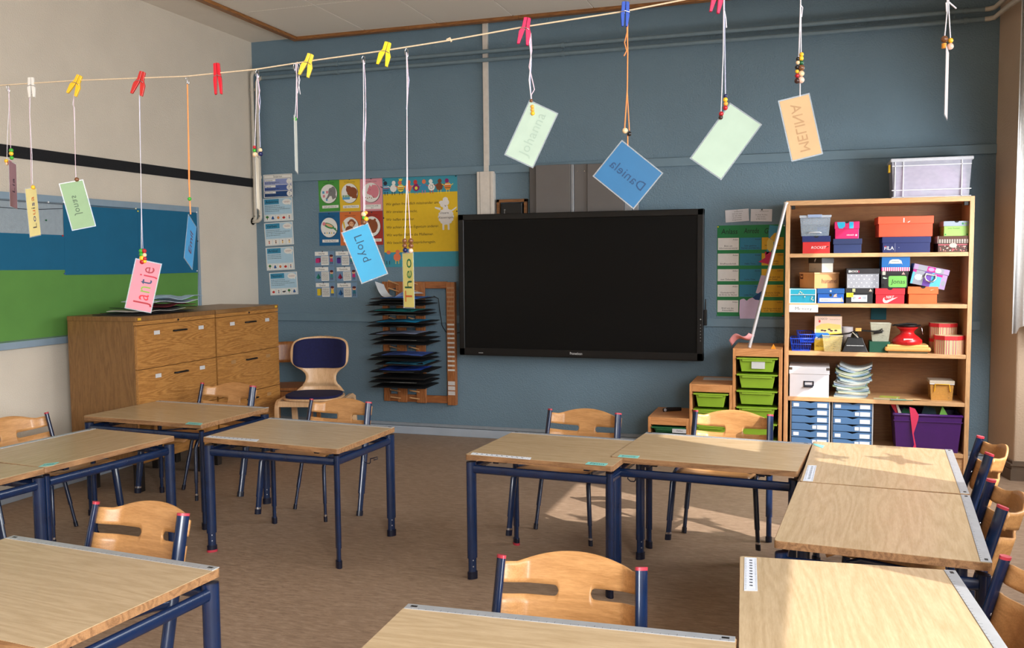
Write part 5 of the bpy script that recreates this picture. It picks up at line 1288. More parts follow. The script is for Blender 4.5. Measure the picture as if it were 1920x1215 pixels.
MB().tube([(-.17, -.02, .10), (-.165, -.02, .115), (-.12, -.02, .118), (-.04, -.02, .130), (.0, -.02, .145), (.05, -.02, .150), (.13, -.02, .146), (.165, -.02, .152), (.175, -.02, .165), (.18, -.02, .15), (.172, -.02, .14), (.12, -.02, .132)], 0, 8, oval=(.006, .012), toe=0).build('beam', plain((20, 20, 22), .3, .1, 30, spec=.7), t)
MB().box(.0, .04, -.035, -.01, .145, .168).build('slider', plain((226, 176, 90), .5), t, bevel=.003)
MB().tube([(-.02, -.03, .14), (.02, -.035, .10)], .003, 6).build('pointer', C((200, 190, 170)), t)
tub('milky measuring jug with scale marks, beside the balance scale', 1632, 1670, r3+.075, .125, 6.85, .10, (214, 212, 190), .45)
tag(MB().box(0, .135, 0, .16, 0, .074).build('green_box', plain((20, 84, 62), .6), loc=(sx(1630, 650, 6.83), 6.83, r3), bevel=.002), 'dark green flat box under the milky measuring jug', 'box')
tag(MB().box(0, .105, 0, .008, 0, .11).build('teal_card', plain((22, 92, 104), .7, .05), loc=(sx(1633, 600, 7.1), 7.13, r3+.21), bevel=.001), 'square dark teal card fixed to the bookcase back panel', 'card')
# yellow platform scale + red kitchen scale on it
xk0, xk1 = sx(1659, 655, 6.80), sx(1746, 655, 6.80); w = xk1-xk0
t = thing('platform_scale', 'flat cream and orange scale base under the red kitchen scale', 'scale', (xk0, 6.80, r3))
MB().box(.02, w-.02, .01, .20, 0, .012).build('foot', plain((90, 80, 50), .6), t, bevel=.003)
MB().box(0, w, 0, .21, .012, .044).build('base', plain((232, 172, 96), .4, .04), t, bevel=.012)
MB().box(.015, w-.015, .015, .195, .042, .058).build('plate', plain((236, 196, 120), .35, .03), t, bevel=.006)
xr = sx(1701, 630, 6.89); RD = plain((206, 30, 34), .3, .06, 12, spec=.6)
t = thing('kitchen_scale', 'round red kitchen scale with black tray edge', 'scale', (xr, 6.89, r3+.058))
MB().lathe([(.090, 0), (.098, .012), (.096, .03), (.072, .052), (.048, .070), (.042, .085), (.052, .100), (.068, .112), (.068, .120)], 32).build('scale_body', RD, t)
MB().lathe([(.060, .118), (.085, .128), (.088, .134), (.060, .134)], 28).build('tray', M['black'], t)
MB().tube([(-.10, -.01, .128), (-.06, -.01, .135), (.0, 0, .142), (.06, 0, .138)], .006, 6).build('strap', M['black'], t)
MB().tube([(.08, 0, .125), (.092, -.01, .11), (.095, -.01, .085), (.098, -.01, .07)], .0022, 6).build('wire_hook', M['chrome'], t)
f = MB(); f.box(-.030, .030, -.089, -.086, .030, .044); o = f.build('dial_window', C((214, 200, 196)), t); 
MB().tube([(-.005, -.098, .018), (-.005, -.101, .018)], .006, 10).build('knob', RD, t)
# striped octagonal boxes
def octbox(label, px0, px1, z0, h, Y, lidh):
    x0, x1 = sx(px0, 650, Y), sx(px1, 650, Y); w = x1-x0; R_ = w/2/math.cos(PI/8)
    t = thing('striped_hat_box', label, 'box', ((x0+x1)/2, Y+w/2, z0), 0, 'striped octagonal boxes')
    m, nt, b = _base('stripes'); tc = N(nt, 'ShaderNodeTexCoord'); se = N(nt, 'ShaderNodeSeparateXYZ'); nt.links.new(tc.outputs['Object'], se.inputs[0])
    at = N(nt, 'ShaderNodeMath', operation='ARCTAN2'); nt.links.new(se.outputs[0], at.inputs[0]); nt.links.new(se.outputs[1], at.inputs[1])
    ml = N(nt, 'ShaderNodeMath', operation='MULTIPLY'); ml.inputs[1].default_value = 6.0; nt.links.new(at.outputs[0], ml.inputs[0])
    fr_ = N(nt, 'ShaderNodeMath', operation='FRACT'); nt.links.new(ml.outputs[0], fr_.inputs[0])
    r = ramp(nt, [(0, lin((196, 60, 50))), (.14, lin((226, 214, 200))), (.3, lin((220, 160, 60))), (.45, lin((160, 170, 80))), (.6, lin((226, 214, 200))), (.75, lin((150, 60, 70))), (.9, lin((216, 130, 90)))]); r.color_ramp.interpolation = 'CONSTANT'
    nt.links.new(fr_.outputs[0], r.inputs[0]); nt.links.new(r.outputs[0], b.inputs['Base Color']); b.inputs['Roughness'].default_value = .5
    po = [(R_*math.cos(PI/8+k*PI/4), R_*math.sin(PI/8+k*PI/4)) for k in range(8)]
    MB().ext(po, 0, h-.01).build('box_body', m, t)
    MB().ext([(p[0]*1.03, p[1]*1.03) for p in po], h-lidh, h).build('lid', plain((206, 44, 50), .45), t, bevel=.002)
    MB().ext([(p[0]*.97, p[1]*.97) for p in po], h, h+.0012).build('lid_print', plain((226, 200, 160), .5, .2, 30), t)
octbox('lower of the two striped octagonal boxes stacked behind', 1745, 1797, r3, .095, 6.90, .022)
octbox('upper of the two striped octagonal boxes stacked behind', 1745, 1796, r3+.0965, .105, 6.90, .025)
octbox('front striped octagonal box with red lid at the shelf edge', 1755, 1811, r3, .125, 6.785, .028)
# ---- row 4
r4 = SZ[3]
x0, x1 = sx(1480.5, 720, 6.80), sx(1554, 720, 6.80); w = x1-x0; h, dep = .215, .30
t = thing('archive_box', 'white archive box with metal corners and label holder on the fourth shelf', 'box', (x0, 6.80, r4))
wb = plain((222, 222, 228), .6, .03, 12)
MB().box(0, w, 0, dep, 0, h*.80).build('box_body', wb, t, bevel=.0015)
MB().box(-.004, w+.004, -.004, dep+.004, h*.76, h).build('lid', wb, t, bevel=.002)
for a in (-.0045, w-.018): MB().box(a, a+.0225, -.0055, -.003, h*.90, h*.985).build('metal_corner', M['chrome'], t)
m_ = MB()
for (a, b_, c, d_) in ((.36, .62, .50, .53), (.36, .62, .37, .40), (.36, .39, .37, .53), (.59, .62, .37, .53)): m_.box(w*a, w*b_, -.004, -.0005, h*c, h*d_)
m_.build('label_frame', M['steel_dark'], t)
MB().box(w*.36, w*.60, -.016, -.0005, h*.33, h*.36).build('pull', M['steel_dark'], t, bevel=.001)
# exercise book stack
random.seed(9); z = r4; cx = sx(1595, 720, 6.93)
colsb = [(176, 200, 200), (40, 120, 180), (200, 204, 190), (190, 196, 150), (60, 140, 190), (210, 214, 206), (150, 180, 120), (44, 110, 170), (214, 210, 196), (186, 200, 206)]
pos_ = ['lowest', 'second lowest', 'third lowest', 'fourth lowest', 'fifth from the bottom', 'sixth from the bottom', 'seventh from the bottom', 'eighth from the bottom', 'ninth from the bottom', 'tenth from the bottom', 'eleventh from the bottom', 'twelfth from the bottom', 'thirteenth from the bottom', 'fourteenth from the bottom', 'sixth from the top', 'fifth from the top', 'fourth from the top', 'third from the top', 'second from the top', 'topmost']
for i in range(20):
    th = random.uniform(.0085, .0125); c = colsb[i % 10]; ro = random.uniform(-.22, .14); sag = .003+.0012*i*(1 if i > 3 else .3)
    cn = {(176, 200, 200): 'pale teal', (40, 120, 180): 'blue', (200, 204, 190): 'off-white', (190, 196, 150): 'pale green', (60, 140, 190): 'sky blue', (210, 214, 206): 'white', (150, 180, 120): 'green', (44, 110, 170): 'deep blue', (214, 210, 196): 'cream', (186, 200, 206): 'pale grey-blue'}[c]
    tt_ = thing('exercise_book', '%s exercise book, %s in the stack beside the archive box' % (cn, pos_[i]), 'book', (cx+.012*math.sin(i*.7)+.0014*i, 6.93, z), ro, 'stacked exercise books')
    def bookslab(nm, z0, z1, ins, m_):
        n = 8; vs = []
        for s_ in (z0, z1):
            for j in range(n+1):
                u = j/n-.5
                for v in (-.5, .5): vs.append(((.215-ins)*u+random.uniform(-.001, .001), (.15*2-ins)*v*.66, s_+sag*(abs(u)*2)**2*1.2))
        fs = []
        m2 = 2*(n+1)
        for j in range(n):
            a = 2*j; fs += [(a, a+2, a+3, a+1)[::-1], (m2+a, m2+a+2, m2+a+3, m2+a+1), (a, a+2, m2+a+2, m2+a), (a+1, a+3, m2+a+3, m2+a+1)]
        fs += [(0, 1, m2+1, m2), (2*n, 2*n+1, m2+2*n+1, m2+2*n)]
        return MB().add(vs, fs).build(nm, m_, tt_)
    bookslab('pages', .0022, th-.0022, .006, C((190, 192, 184)))
    bookslab('cover', th-.0022, th, .0, C(c)); bookslab('back_cover', 0, .0022, .0, C(c))
    z += th*.93+ (.0006 if i % 3 else .001)
for k, (pa, wv, dv, c, lab) in enumerate((((1668, 744), .13, .09, (190, 196, 90), 'yellow-green paper scrap beside the exercise books'), ((1655, 748), .12, .07, (206, 190, 150), 'beige slip of paper on the fourth shelf'), ((1690, 750), .14, .05, (150, 190, 160), 'long pale green slip on the fourth shelf'), ((1712, 750), .10, .06, (226, 190, 140), 'tan paper slip nearest the middle of the fourth shelf'))):
    p = onZ(pa[0], pa[1], r4+.002)
    tag(MB().box(-wv/2, wv/2, -dv/2, dv/2, 0, .0015).build('paper_slip', C(c), loc=(p.x, min(p.y, 6.98), r4+.0005+.0016*k), rot=(0, 0, .12*(k-1.5))), lab, 'paper')
def cont3(t, w, dep, h):
    MB().box(.012, w-.045, .012, dep-.02, .003, h*.66).build('contents', plain((226, 170, 60), .7, .1, 30), t); MB().box(w-.044, w-.014, .012, dep-.02, .003, h*.6).build('contents', plain((120, 70, 40), .7, .4, 60), t)
    MB().tube([(w*.18, -.006, h*.45), (w*.2, -.012, h*.80), (w*.8, -.012, h*.80), (w*.85, -.006, h*.45)], .004, 6).build('handle', C((236, 176, 30)), t)
clearbox('plastic_box', 'small orange-filled plastic box with yellow handle on the fourth shelf', 1744, 1788, r4, .142, 6.86, .16, (226, 170, 90), (214, 200, 180), .5, 735, .2, cont3)
# ---- row 5 : desktop drawer units and purple crate
r5 = SZ[4]
def drawer_unit(label, px0, px1, Y, seed, lows):
    x0, x1 = sx(px0, 800, Y), sx(px1, 800, Y); w = x1-x0; h = .335; t = thing('drawer_unit', label, 'drawers', (x0, Y, r5), 0, 'desktop units with blue drawers')
    cs = plain((206, 202, 198), .45, .04, 12); db = plain((72, 108, 150), .4, .05, 12)
    MB().box(0, .008, 0, .30, 0, h).build('side', cs, t, bevel=.001); MB().box(w-.008, w, 0, .30, 0, h).build('side', cs, t, bevel=.001)
    MB().box(0, w, 0, .30, h-.012, h).build('top', plain((190, 176, 166), .5), t, bevel=.002); MB().box(.008, w-.008, .02, .30, 0, .01).build('base', cs, t)
    MB().box(.008, w-.008, .03, .04, .01, h-.012).build('inner_back', plain((20, 24, 34), .6), t)
    n = 6; hh = (h-.022)/n; rr = random.Random(seed)
    for k in range(n):
        z1 = h-.014-k*hh; z0 = z1-hh+.004
        m_ = MB().ext([(.010, z0), (w-.010, z0), (w-.010, z1-.001), (w*.64, z1-.001), (w*.5, z1-.013), (w*.36, z1-.001), (.010, z1-.001)][::-1], -.012, .0)
        m_.v = [Vector((p.x, p.z, p.y)) for p in m_.v]
        d = m_.build('drawer', db, t, weld=True, bevel=.001)
        MB().box(.012, w-.012, .001, .27, z0, z0+.003).build('tray', db, d)
        f = MB().box(w*.68, w*.92, -.0132, -.0122, z0+hh*.15, z0+hh*.70); f.build('name_label', C((214, 216, 222)), d)
        if rr.random() < .6: MB().box(w*(.56 if k % 2 else .08), w*(.66 if k % 2 else .22), -.0132, -.0122, z0+hh*.2, z0+hh*.66).build('sticker', C((206, 210, 218)), d)
drawer_unit('left white desktop unit with pale blue drawers on the bottom shelf', 1481.5, 1556, 6.80, 1, 0)
drawer_unit('right white desktop unit with pale blue drawers on the bottom shelf', 1559, 1637, 6.81, 4, 0)
x0, x1 = sx(1676, 815, 6.79), sx(1806, 815, 6.79); w = x1-x0-.01; h, dep = .255, .33
t = thing('purple_crate', 'deep purple plastic crate of craft paper on the bottom shelf', 'crate', (x0, 6.79, r5))
PU = plain((70, 26, 100), .35, .06, 12, spec=.5)
mb = MB(); c = .02
mb.add([(c, c, 0), (w-c, c, 0), (w-c, dep-c, 0), (c, dep-c, 0), (0, 0, h), (w, 0, h), (w, dep, h), (0, dep, h)], [(3, 2, 1, 0)]+[(i, (i+1) % 4, 4+(i+1) % 4, 4+i) for i in range(4)])
mb.build('crate_body', PU, t, solid=.004)
MB().tube([(0, 0, h), (w, 0, h), (w, dep, h), (0, dep, h), (0, 0, h)], 0, 8, oval=(.010, .010), toe=0).build('rim', PU, t)
MB().box(-.004, w+.004, -.006, .0, h-.045, h-.038).build('rib', PU, t)
pc2 = [((.02, .06, h+.05), (.10, .07, h-.02), (205, 60, 80), 'red'), ((.05, .1, h+.02), (.14, .12, h-.02), (40, 120, 60), 'green')]
def scrap(name, pts, th, c, par, y):
    mb = MB().ext(pts, 0, th); mb.v = [Vector((p.x, y+p.z, p.y)) for p in mb.v]; return mb.build(name, C(c), par, weld=True)
scrap('pink_paper', [(.105, -.02), (.13, h*.2), (.115, h*.55), (.095, h*1.22), (.13, h*1.18), (.155, h*1.0), (.15, h*.86), (.125, h*.5), (.145, h*.1)], .002, (214, 50, 90), t, -.012)
scrap('green_paper', [(w*.66, h*.9), (w*.72, h*1.26), (w*.84, h*.9)], .002, (110, 170, 70), t, .03)
scrap('dark_paper', [(w*.4, h*.9), (w*.46, h*1.22), (w*.62, h*1.16), (w*.66, h*.9)], .002, (16, 44, 52), t, .06)
scrap('brown_paper', [(w*.5, h*.9), (w*.55, h*1.25), (w*.72, h*1.3), (w*.78, h*.9)], .002, (90, 84, 50), t, .12)
scrap('green_paper', [(w*.1, h*.9), (w*.16, h*1.14), (w*.26, h*1.05), (w*.3, h*.9)], .002, (40, 110, 70), t, .09)
scrap('red_paper', [(-.03, h*1.28), (w*.02, h*1.34), (w*.06, h*1.25), (w*.12, h*.95), (w*.07, h*.9)], .002, (196, 40, 60), t, .05)
scrap('pale_paper', [(w*.02, h*1.3), (w*.05, h*1.45), (w*.07, h*1.2), (w*.13, h*.95), (w*.08, h*.95)], .002, (214, 206, 196), t, .04)

# ================================================================== STEPPED STORAGE UNITS with bins
PN = wood((222, 158, 100), (190, 124, 70), 'z', 1.6, .45, 1, .8); PNX = wood((222, 158, 100), (190, 124, 70), 'x', 1.6, .45, 1, .8)
LIME = plain((142, 178, 48), .35, .05, 10, spec=.5)
def bin_(t, x0, x1, zt, h, m, lab=None, lid=False, name='bin'):
    w = x1-x0; c = .028
    pts = lambda z, s: [(x0+s, -.004+s*.5, z), (x1-s, -.004+s*.5, z), (x1-s, .40-s, z), (x0+s, .40-s, z)]
    mb = MB(); a, b_ = pts(zt-h, c), pts(zt-.012, .012)
    mb.add(a+b_, [(3, 2, 1, 0)]+[(i, (i+1) % 4, 4+(i+1) % 4, 4+i) for i in range(4)])
    o = mb.build(name, m, t, solid=.003, bevel=.004)
    MB().box(x0-.006, x1+.006, -.016, .40, zt-.013, zt-.003).build('rim', m, o, bevel=.003)
    MB().box(x0+.03, x1-.03, -.012, .02, zt-.028, zt-.012).build('grip', m, o, bevel=.003)
    if lab:
        MB().box(x0+w*.36, x0+w*.70, -.0125+.006, -.006+.006, zt-h*.78, zt-h*.22).build('paper_label', C((206, 206, 206)), o)
    return o
def trofast(label, x0, x1, H, bins, names=None, mat=None, glass=False):
    t = thing('storage_unit', label, 'storage unit', (x0, 6.62, 0), 0, 'stepped pine storage units')
    w = x1-x0; d = .47
    MB().box(0, .020, 0, d, 0, H).build('side_panel', PN, t, bevel=.002); MB().box(w-.020, w, 0, d, 0, H).build('side_panel', PN, t, bevel=.002)
    MB().box(.020, w-.020, 0, d, H-.014, H-.0005).build('top_board', PNX, t, bevel=.001); MB().box(.020, w-.020, .0, .018, H-.055, H-.014).build('front_rail', PNX, t, bevel=.001)
    MB().box(.020, w-.020, .42, .44, .02, H-.02).build('back_panel', plain((30, 24, 20), .8), t)
    k = 0; z = H-.062
    while z > .1:
        if not glass: bin_(t, .034, w-.034, z, .100, LIME, lab=(k == 0 and bins))
        z -= .1165; k += 1
    for k in range(int((H-.06)/.1165)):
        for a in (.021, w-.027): MB().box(a, a+.006, .01, .42, H-.066-.1165*k-.004, H-.066-.1165*k).build('runner', PN, t)
    return t
trofast('tallest pine storage unit with lime green bins beside the bookcase', -.532, -.197, .856, True)
trofast('middle-height pine storage unit with lime green bins', -.835, -.534, .592, False)
t = trofast('lowest pine storage unit holding green see-through trays', -1.135, -.837, .338, False, glass=True)
GT = clearp((40, 110, 70), .8, .3); GL = clearp((120, 180, 90), .7, .3)
bin_(t, .03, .268, .272, .045, GT, name='green_tray'); bin_(t, .012, .286, .212, .075, clearp((150, 170, 150), .6, .2), name='clear_tray')
MB().box(.07, .255, .0, .01, .150, .192).build('green_contents', C((110, 170, 90)), t)
f = Flat(.1, .03, .001); f.rect(0, 0, 1, 1, 0); f.text('Zahlen', .3, .35, .4, .5, 1); o = deco(t, 'paper_label', f, [C((206, 206, 210)), INK]); o.location = (.18, -.016, .232)
f = Flat(.07, .035, .001); f.rect(0, 0, 1, 1, 0); f.text('Plus', .3, .35, .4, .5, 1); o = deco(t, 'paper_label', f, [C((206, 206, 210)), INK]); o.location = (.03, -.008, .158)
f = Flat(.08, .015, .001); f.rect(0, 0, 1, 1, 0); o = deco(t, 'yellow_label', f, [C((232, 180, 60))]); o.location = (.13, -.018, .198)
# things on the units
p = onZ(1247, 757, .338)
t = thing('glasses', 'black-rimmed object with glassy end lying on the lowest storage unit', 'glasses', (-1.0, 6.90, .3385), .5)
MB().tube([(-.07, 0, .008), (-.03, .01, .016), (.03, .012, .014), (.08, .02, .010)], 0, 8, oval=(.006, .016), toe=0).build('case', M['black'], t)
MB().ball((-.055, .0, .013), .013, 0, 10, 6).build('lens', clearp((200, 205, 220), .7, .1), t)
tag(MB().box(-.11, .11, -.07, .07, 0, .0015).build('paper_sheet', C((196, 196, 196)), loc=(-.66, 6.94, .5925), rot=(0, 0, .05)), 'white sheet lying on the middle storage unit', 'paper')
t = thing('paper_triangle', 'small orange paper triangle on the tallest storage unit', 'paper', (-.255, 6.635, .856)); mb = MB().ext([(-.018, 0), (.018, 0), (0, .035)], 0, .004); mb.v = [Vector((q.x, q.z, q.y)) for q in mb.v]; mb.build('folded_card', C((236, 150, 30)), t, weld=True)
# leaning pole
pa, pb = onY(1405, 643, 6.69), onY(1473, 384, 6.755); pa.z = .858
o = MB().tube([pa, pb], .012, 10).build('pole_tube', plain((206, 204, 206), .3, .04, 20, metal=.3))
o.name = 'leaning_pole'; tag(o, 'slim white pole leaning from the storage unit against the bookcase', 'pole')
MB().tube([pb, pb+(pb-pa).normalized()*.018], [.010, .017], 10).build('end_cap', M['white'], o); 
# paper cut-outs hanging behind the pole
def cutout(name, label, pxs, Y, c, th=.002):
    P = [onY(a, b_, Y) for a, b_ in pxs]; ox, oz = P[0].x, P[0].z
    mb = MB().ext([(p.x-ox, p.z-oz) for p in P], 0, th); mb.v = [Vector((q.x, q.z, q.y)) for q in mb.v]
    return tag(mb.build(name, C(c), loc=(ox, Y, oz), weld=True), label, 'paper decoration')
cutout('paper_cutout', 'teal paper strip, top of the cut-outs behind the pole', [(1443, 422), (1461, 424), (1460, 434), (1457, 455), (1448, 470), (1436, 478), (1441, 455), (1441, 434)], 7.1745, (60, 140, 168))
cutout('paper_cutout', 'dark yellow folded paper above the yellow hexagon', [(1444, 446), (1452, 437), (1458, 436), (1456, 452), (1452, 455), (1448, 450)], 7.171, (206, 160, 40))
cutout('paper_cutout', 'pale yellow paper hexagon with a small white diamond', [(1442, 446), (1450, 452), (1450, 464), (1444, 473), (1438, 466), (1438, 453)], 7.168, (220, 190, 90))
cutout('paper_cutout', 'crimson paper arrow among the cut-outs behind the pole', [(1434, 472), (1449, 473), (1444, 496), (1422, 491), (1435, 483)], 7.1745, (190, 30, 80))
cutout('paper_cutout', 'pale lilac lined paper strip behind the middle of the pole', [(1427, 516), (1436, 517), (1430, 553), (1417, 549)], 7.1745, (200, 180, 200))
cutout('paper_cutout', 'dark blue pointed paper behind the pole', [(1408, 560), (1429, 545), (1431, 556), (1421, 564)], 7.171, (10, 60, 110))
cutout('paper_cutout', 'large lilac paper with cut notches, lowest on the chart', [(1387, 563), (1390, 561), (1395, 560), (1400, 564), (1405, 560), (1411, 558), (1416, 562), (1424, 563), (1420, 585), (1418, 603), (1411, 601), (1405, 604), (1400, 598), (1395, 604), (1388, 601), (1386, 585)], 7.168, (206, 186, 216))
# curled pink paper on the tall unit
vs = []; n = 14
for j in range(n+1):
    a = j/n; px_ = 1367+37*a; py_ = 638-18*a+7*math.sin(a*2*PI*.9)*-1
    q0 = onY(px_, py_, 6.66); q1 = onY(px_+4+6*a, py_+12-6*a, 6.66); vs += [(q0.x, 6.66-.02*math.sin(a*3), q0.z), (q1.x, 6.70-.02*math.sin(a*3), q1.z)]
o = MB().add(vs, [(2*j, 2*j+2, 2*j+3, 2*j+1) for j in range(n)], 0, True).build('curled_paper', C((226, 150, 150)), solid=.002); tag(o, 'curled pink paper strip at the left edge of the tallest storage unit', 'paper decoration')
# ================================================================== WASHING LINE
def dep_(px): return 1.0/(.3125+8.9e-5*px)
LP = [(0, 160), (140, 151), (350, 143), (480, 130), (590, 113), (720, 95), (840, 76), (985, 50), (1172, 21), (1280, 0), (1500, -46), (1775, -104)]
def lpt(px):
    for (a, b_), (c, d_) in zip(LP[:-1], LP[1:]):
        if a <= px <= c: return onD(px, b_+(d_-b_)*(px-a)/(c-a), dep_(px))
    return onD(px, -104-.21*(px-1775), dep_(px))
pts = [onD(a, b_, dep_(a)) for a, b_ in LP]
d0 = (pts[0]-pts[1]).normalized(); e0 = pts[0]+d0*((XL+.01-pts[0].x)/d0.x)
d1 = (pts[-1]-pts[-2]).normalized(); e1 = pts[-1]+d1*((XR-.01-pts[-1].x)/d1.x)
org = pts[5].copy()
t = thing('washing_line', 'thin cream cord strung across the room near the ceiling', 'cord', org)
MB().tube([e0-org]+[p-org for p in pts]+[e1-org], .0022, 6).build('cord', plain((222, 200, 168), .8, .1, 200), t)
MB().tube([pts[6]-org+Vector((-.004, 0, .002)), pts[6]-org+Vector((.006, 0, .006)), pts[6]-org+Vector((.01, 0, -.004))], .003, 6).build('knot', plain((222, 200, 168), .8), t)
for e, s_ in ((e0, -1), (e1, 1)): MB().tube([e-org, e-org+Vector((s_*.01, 0, 0))], .012, 10).build('wall_hook', M['chrome'], t)
RT = Vector((CR[0][0], CR[1][0], 0)).normalized(); 
def basis(yaw=0.0):
    r = Rz(yaw) @ RT; u = Vector((0, 0, 1)); n = r.cross(u)   # n points away from the viewer (into the scene)
    return r, n, u
STR = {'w': plain((214, 208, 214), .9, .06, 200), 'p': plain((206, 180, 190), .9, .1, 200), 'o': plain((232, 140, 80), .9, .06, 200), 'l': plain((178, 180, 204), .9, .1, 200)}
BC_ = {'g': (50, 150, 40), 'y': (232, 178, 40), 'r': (170, 24, 36), 'c': (222, 190, 150), 'n': (14, 22, 74), 'b': (110, 68, 40), 'd': (58, 30, 26), 'k': (16, 14, 16), 'o': (236, 160, 60), 'p': (222, 180, 160), 'G': (24, 90, 50)}
def peg(px, py0, py1, tilt, c, label, spread=.12, px1=None):
    """wooden/plastic clothes peg gripping the cord; tilt in radians in the picture plane"""
    D = dep_(px)-.004; a = onD(px, py0, D); b_ = onD(px if px1 is None else px1, py1, D); L = (b_-a).length
    mid = (a+b_)/2; r, n, u = basis(); up = (a-b_).normalized(); side = up.cross(n).normalized()*-1
    mm = Matrix((side, up.cross(side)*-1, up)).transposed(); mm = mm.to_4x4(); mm.translation = mid
    t = thing('clothes_peg', label, 'peg', mw=mm, group='plastic clothes pegs on the washing line')
    m_ = plain(c, .35, .08, 30, spec=.5)
    for s_ in (-1, 1):
        w0 = .0045; h = L/2
        poly = [(s_*.0006, h), (s_*.0095, h*.96), (s_*.0105, h*.3), (s_*(.010+spread*.03), -h*.1), (s_*(.006+spread*h*1.2), -h), (s_*(.0006+spread*h*1.0), -h*.98), (s_*.0015, h*.05), (s_*.0006, h*.5)]
        if s_ > 0: poly = poly[::-1]
        mb = MB().ext(poly, -w0, w0); mb.v = [Vector((p.x, p.z, p.y)) for p in mb.v]
        mb.build('peg_half', m_, t, weld=True, bevel=.001)
    MB().tube([(-.011, -.006, L*.06), (0, -.007, L*.10), (.011, -.006, L*.06), (.012, .0, L*.04), (.0, .006, L*.08), (-.012, 0, L*.04), (-.011, -.006, L*.06)], .0011, 6).build('spring', M['chrome'], t)
peg(58, 145, 183, 0, (214, 208, 200), 'white clothes peg at the left end of the line', .10, 60)
peg(150, 141, 178, 0, (224, 178, 40), 'yellow clothes peg on the line above the pale green name card', .28, 134)
peg(268, 134, 178, 0, (186, 44, 40), 'dark red clothes peg above the pink name card', .30, 256)
peg(406, 118, 177, 0, (200, 20, 40), 'upright bright red clothes peg in front of the cream wall', .10, 410)
peg(583, 101, 143, 0, (228, 196, 60), 'pale yellow clothes peg against the left part of the blue wall', .26, 569)
peg(728, 79, 123, 0, (234, 204, 30), 'bright yellow clothes peg between the two middle name cards', .26, 716)
peg(989, 33, 84, 0, (206, 20, 80), 'raspberry pink clothes peg above the mint name card', .22, 980)
peg(1173, 3, 50, 0, (20, 70, 170), 'blue clothes peg holding the orange cord', .05, 1171)
peg(1351, -28, 24, 0, (206, 20, 80), 'pink clothes peg at the top edge of the photo', .16, 1339)
LAMI = clearp((206, 212, 218), .22, .2)
def hanger(label, name_, x_line, strand, beads, card, c, txt=None, clip=None, tcol=(26, 26, 30), mirror=False, d_off=0.0, tops=None, fuzzy=True, tsize=.36, tpos=(.5, .5), tflip=False, colors=None):
    """one hanging name card: strands (pixel paths), beads (px, py, colour, radius px) and the laminated card"""
    D = dep_(x_line)+d_off; o = lpt(x_line)+Vector((0, 0, 0)); 
    t = thing('hanging_name_card', label, 'name card', o, 0, 'laminated name cards hanging from the line')
    L = lambda px, py, k=0.0: onD(px, py, D+k)-o
    for path, col, r_ in strand:
        P = [L(*p) for p in path]
        MB().tube(P, r_, 6).build('string', STR[col], t)
    if clip:
        cx, cy = clip; s_ = 1.0
        MB().tube([L(cx-2, cy+9), L(cx-3, cy+2), L(cx-1, cy-3), L(cx+3, cy-1), L(cx+3, cy+12), L(cx, cy+14), L(cx, cy+3)], .0009, 6).build('paper_clip', M['chrome'], t)
    for bx, by, bc, br in beads:
        p = L(bx, by, -.004); R_ = br*D/F
        if bc == 'O':
            m_ = MB()
            for k in range(5): m_.lathe([(R_*.5, -R_*.18), (R_, -R_*.14), (R_, R_*.14), (R_*.5, R_*.18)], 12, 0, (p.x, p.y, p.z+(k-2)*R_*.42))
            o_ = m_.build('disc_beads', plain(BC_['o'], .35), t); o_['kind'] = 'stuff'
        else: MB().ball(p, R_, 0, 14, 9).build('bead', plain(BC_[bc], .32, .1, 60, spec=.5), t)
    if card:
        (cx, cy, hpx, ang, yaw, ratio) = card
        Dc = D+.002; ctr = onD(cx, cy, Dc); hh = hpx*Dc/F; ww = hh*ratio
        rd = ray(cx, cy); rd.z = 0; rd.normalize(); r0 = Vector((rd.y, -rd.x, 0)); r = Rz(yaw) @ r0; u = Vector((0, 0, 1)); n = r.cross(u)
        uz = (u*math.cos(ang)+r*math.sin(ang)).normalized(); ux = (r*math.cos(ang)-u*math.sin(ang)).normalized(); uy = uz.cross(ux)
        mm = Matrix((ux, uy, uz)).transposed().to_4x4(); mm.translation = ctr-ux*ww/2-uz*hh/2-o
        k = MB().box(0, ww, -.0006, .0006, 0, hh).build('card', plain(c, .55, .04, 20), t); k.matrix_basis = mm
        e = .0032
        m_ = MB()
        for (a, b_, c_, d_) in ((-e, 0, -e, hh+e), (ww, ww+e, -e, hh+e), (0, ww, -e, 0), (0, ww, hh, hh+e)): m_.box(a, b_, -.0005, .0005, c_, d_)
        m_.build('laminate_margin', LAMI, k)
        if txt:
            f = Flat(ww, hh, .0013)
            L_ = len(txt); 
            cols_ = colors or [tcol]
            mats_ = [C(q) for q in cols_]
            vs, fs, x0, x1 = textmesh(txt); H_ = tsize*ww; s_ = H_/.72; span = (x1-x0)*s_; maxs = hh*.80
            kx = s_*min(1, maxs/span); 
            # letters one after another so that each can take its own colour
            adv = 0; tot = 0; ws = []
            for ch in txt:
                v2, f2, a0, a1 = textmesh(ch); ws.append((a1-a0) if v2 else .25); tot += ws[-1]
            gap = .12; tot += gap*(L_-1); kx = min(s_, maxs/tot)
            pos0 = -tot*kx/2
            for i_, ch in enumerate(txt):
                v2, f2, a0, a1 = textmesh(ch); out = []
                for p in v2:
                    lx = pos0+(p[0]-a0)*kx; lz = p[1]*s_-H_/2
                    if mirror: lz = -lz
                    # text runs up the card
                    X_, Z_ = -lz, lx
                    if tflip: X_, Z_ = lz, -lx
                    out.append((tpos[0]*ww+X_, -f.d, tpos[1]*hh+Z_))
                if v2: f.add(out, f2, i_ % len(mats_))
                pos0 += (ws[i_]+gap)*kx
            f.build('lettering', mats_, k)
    return t
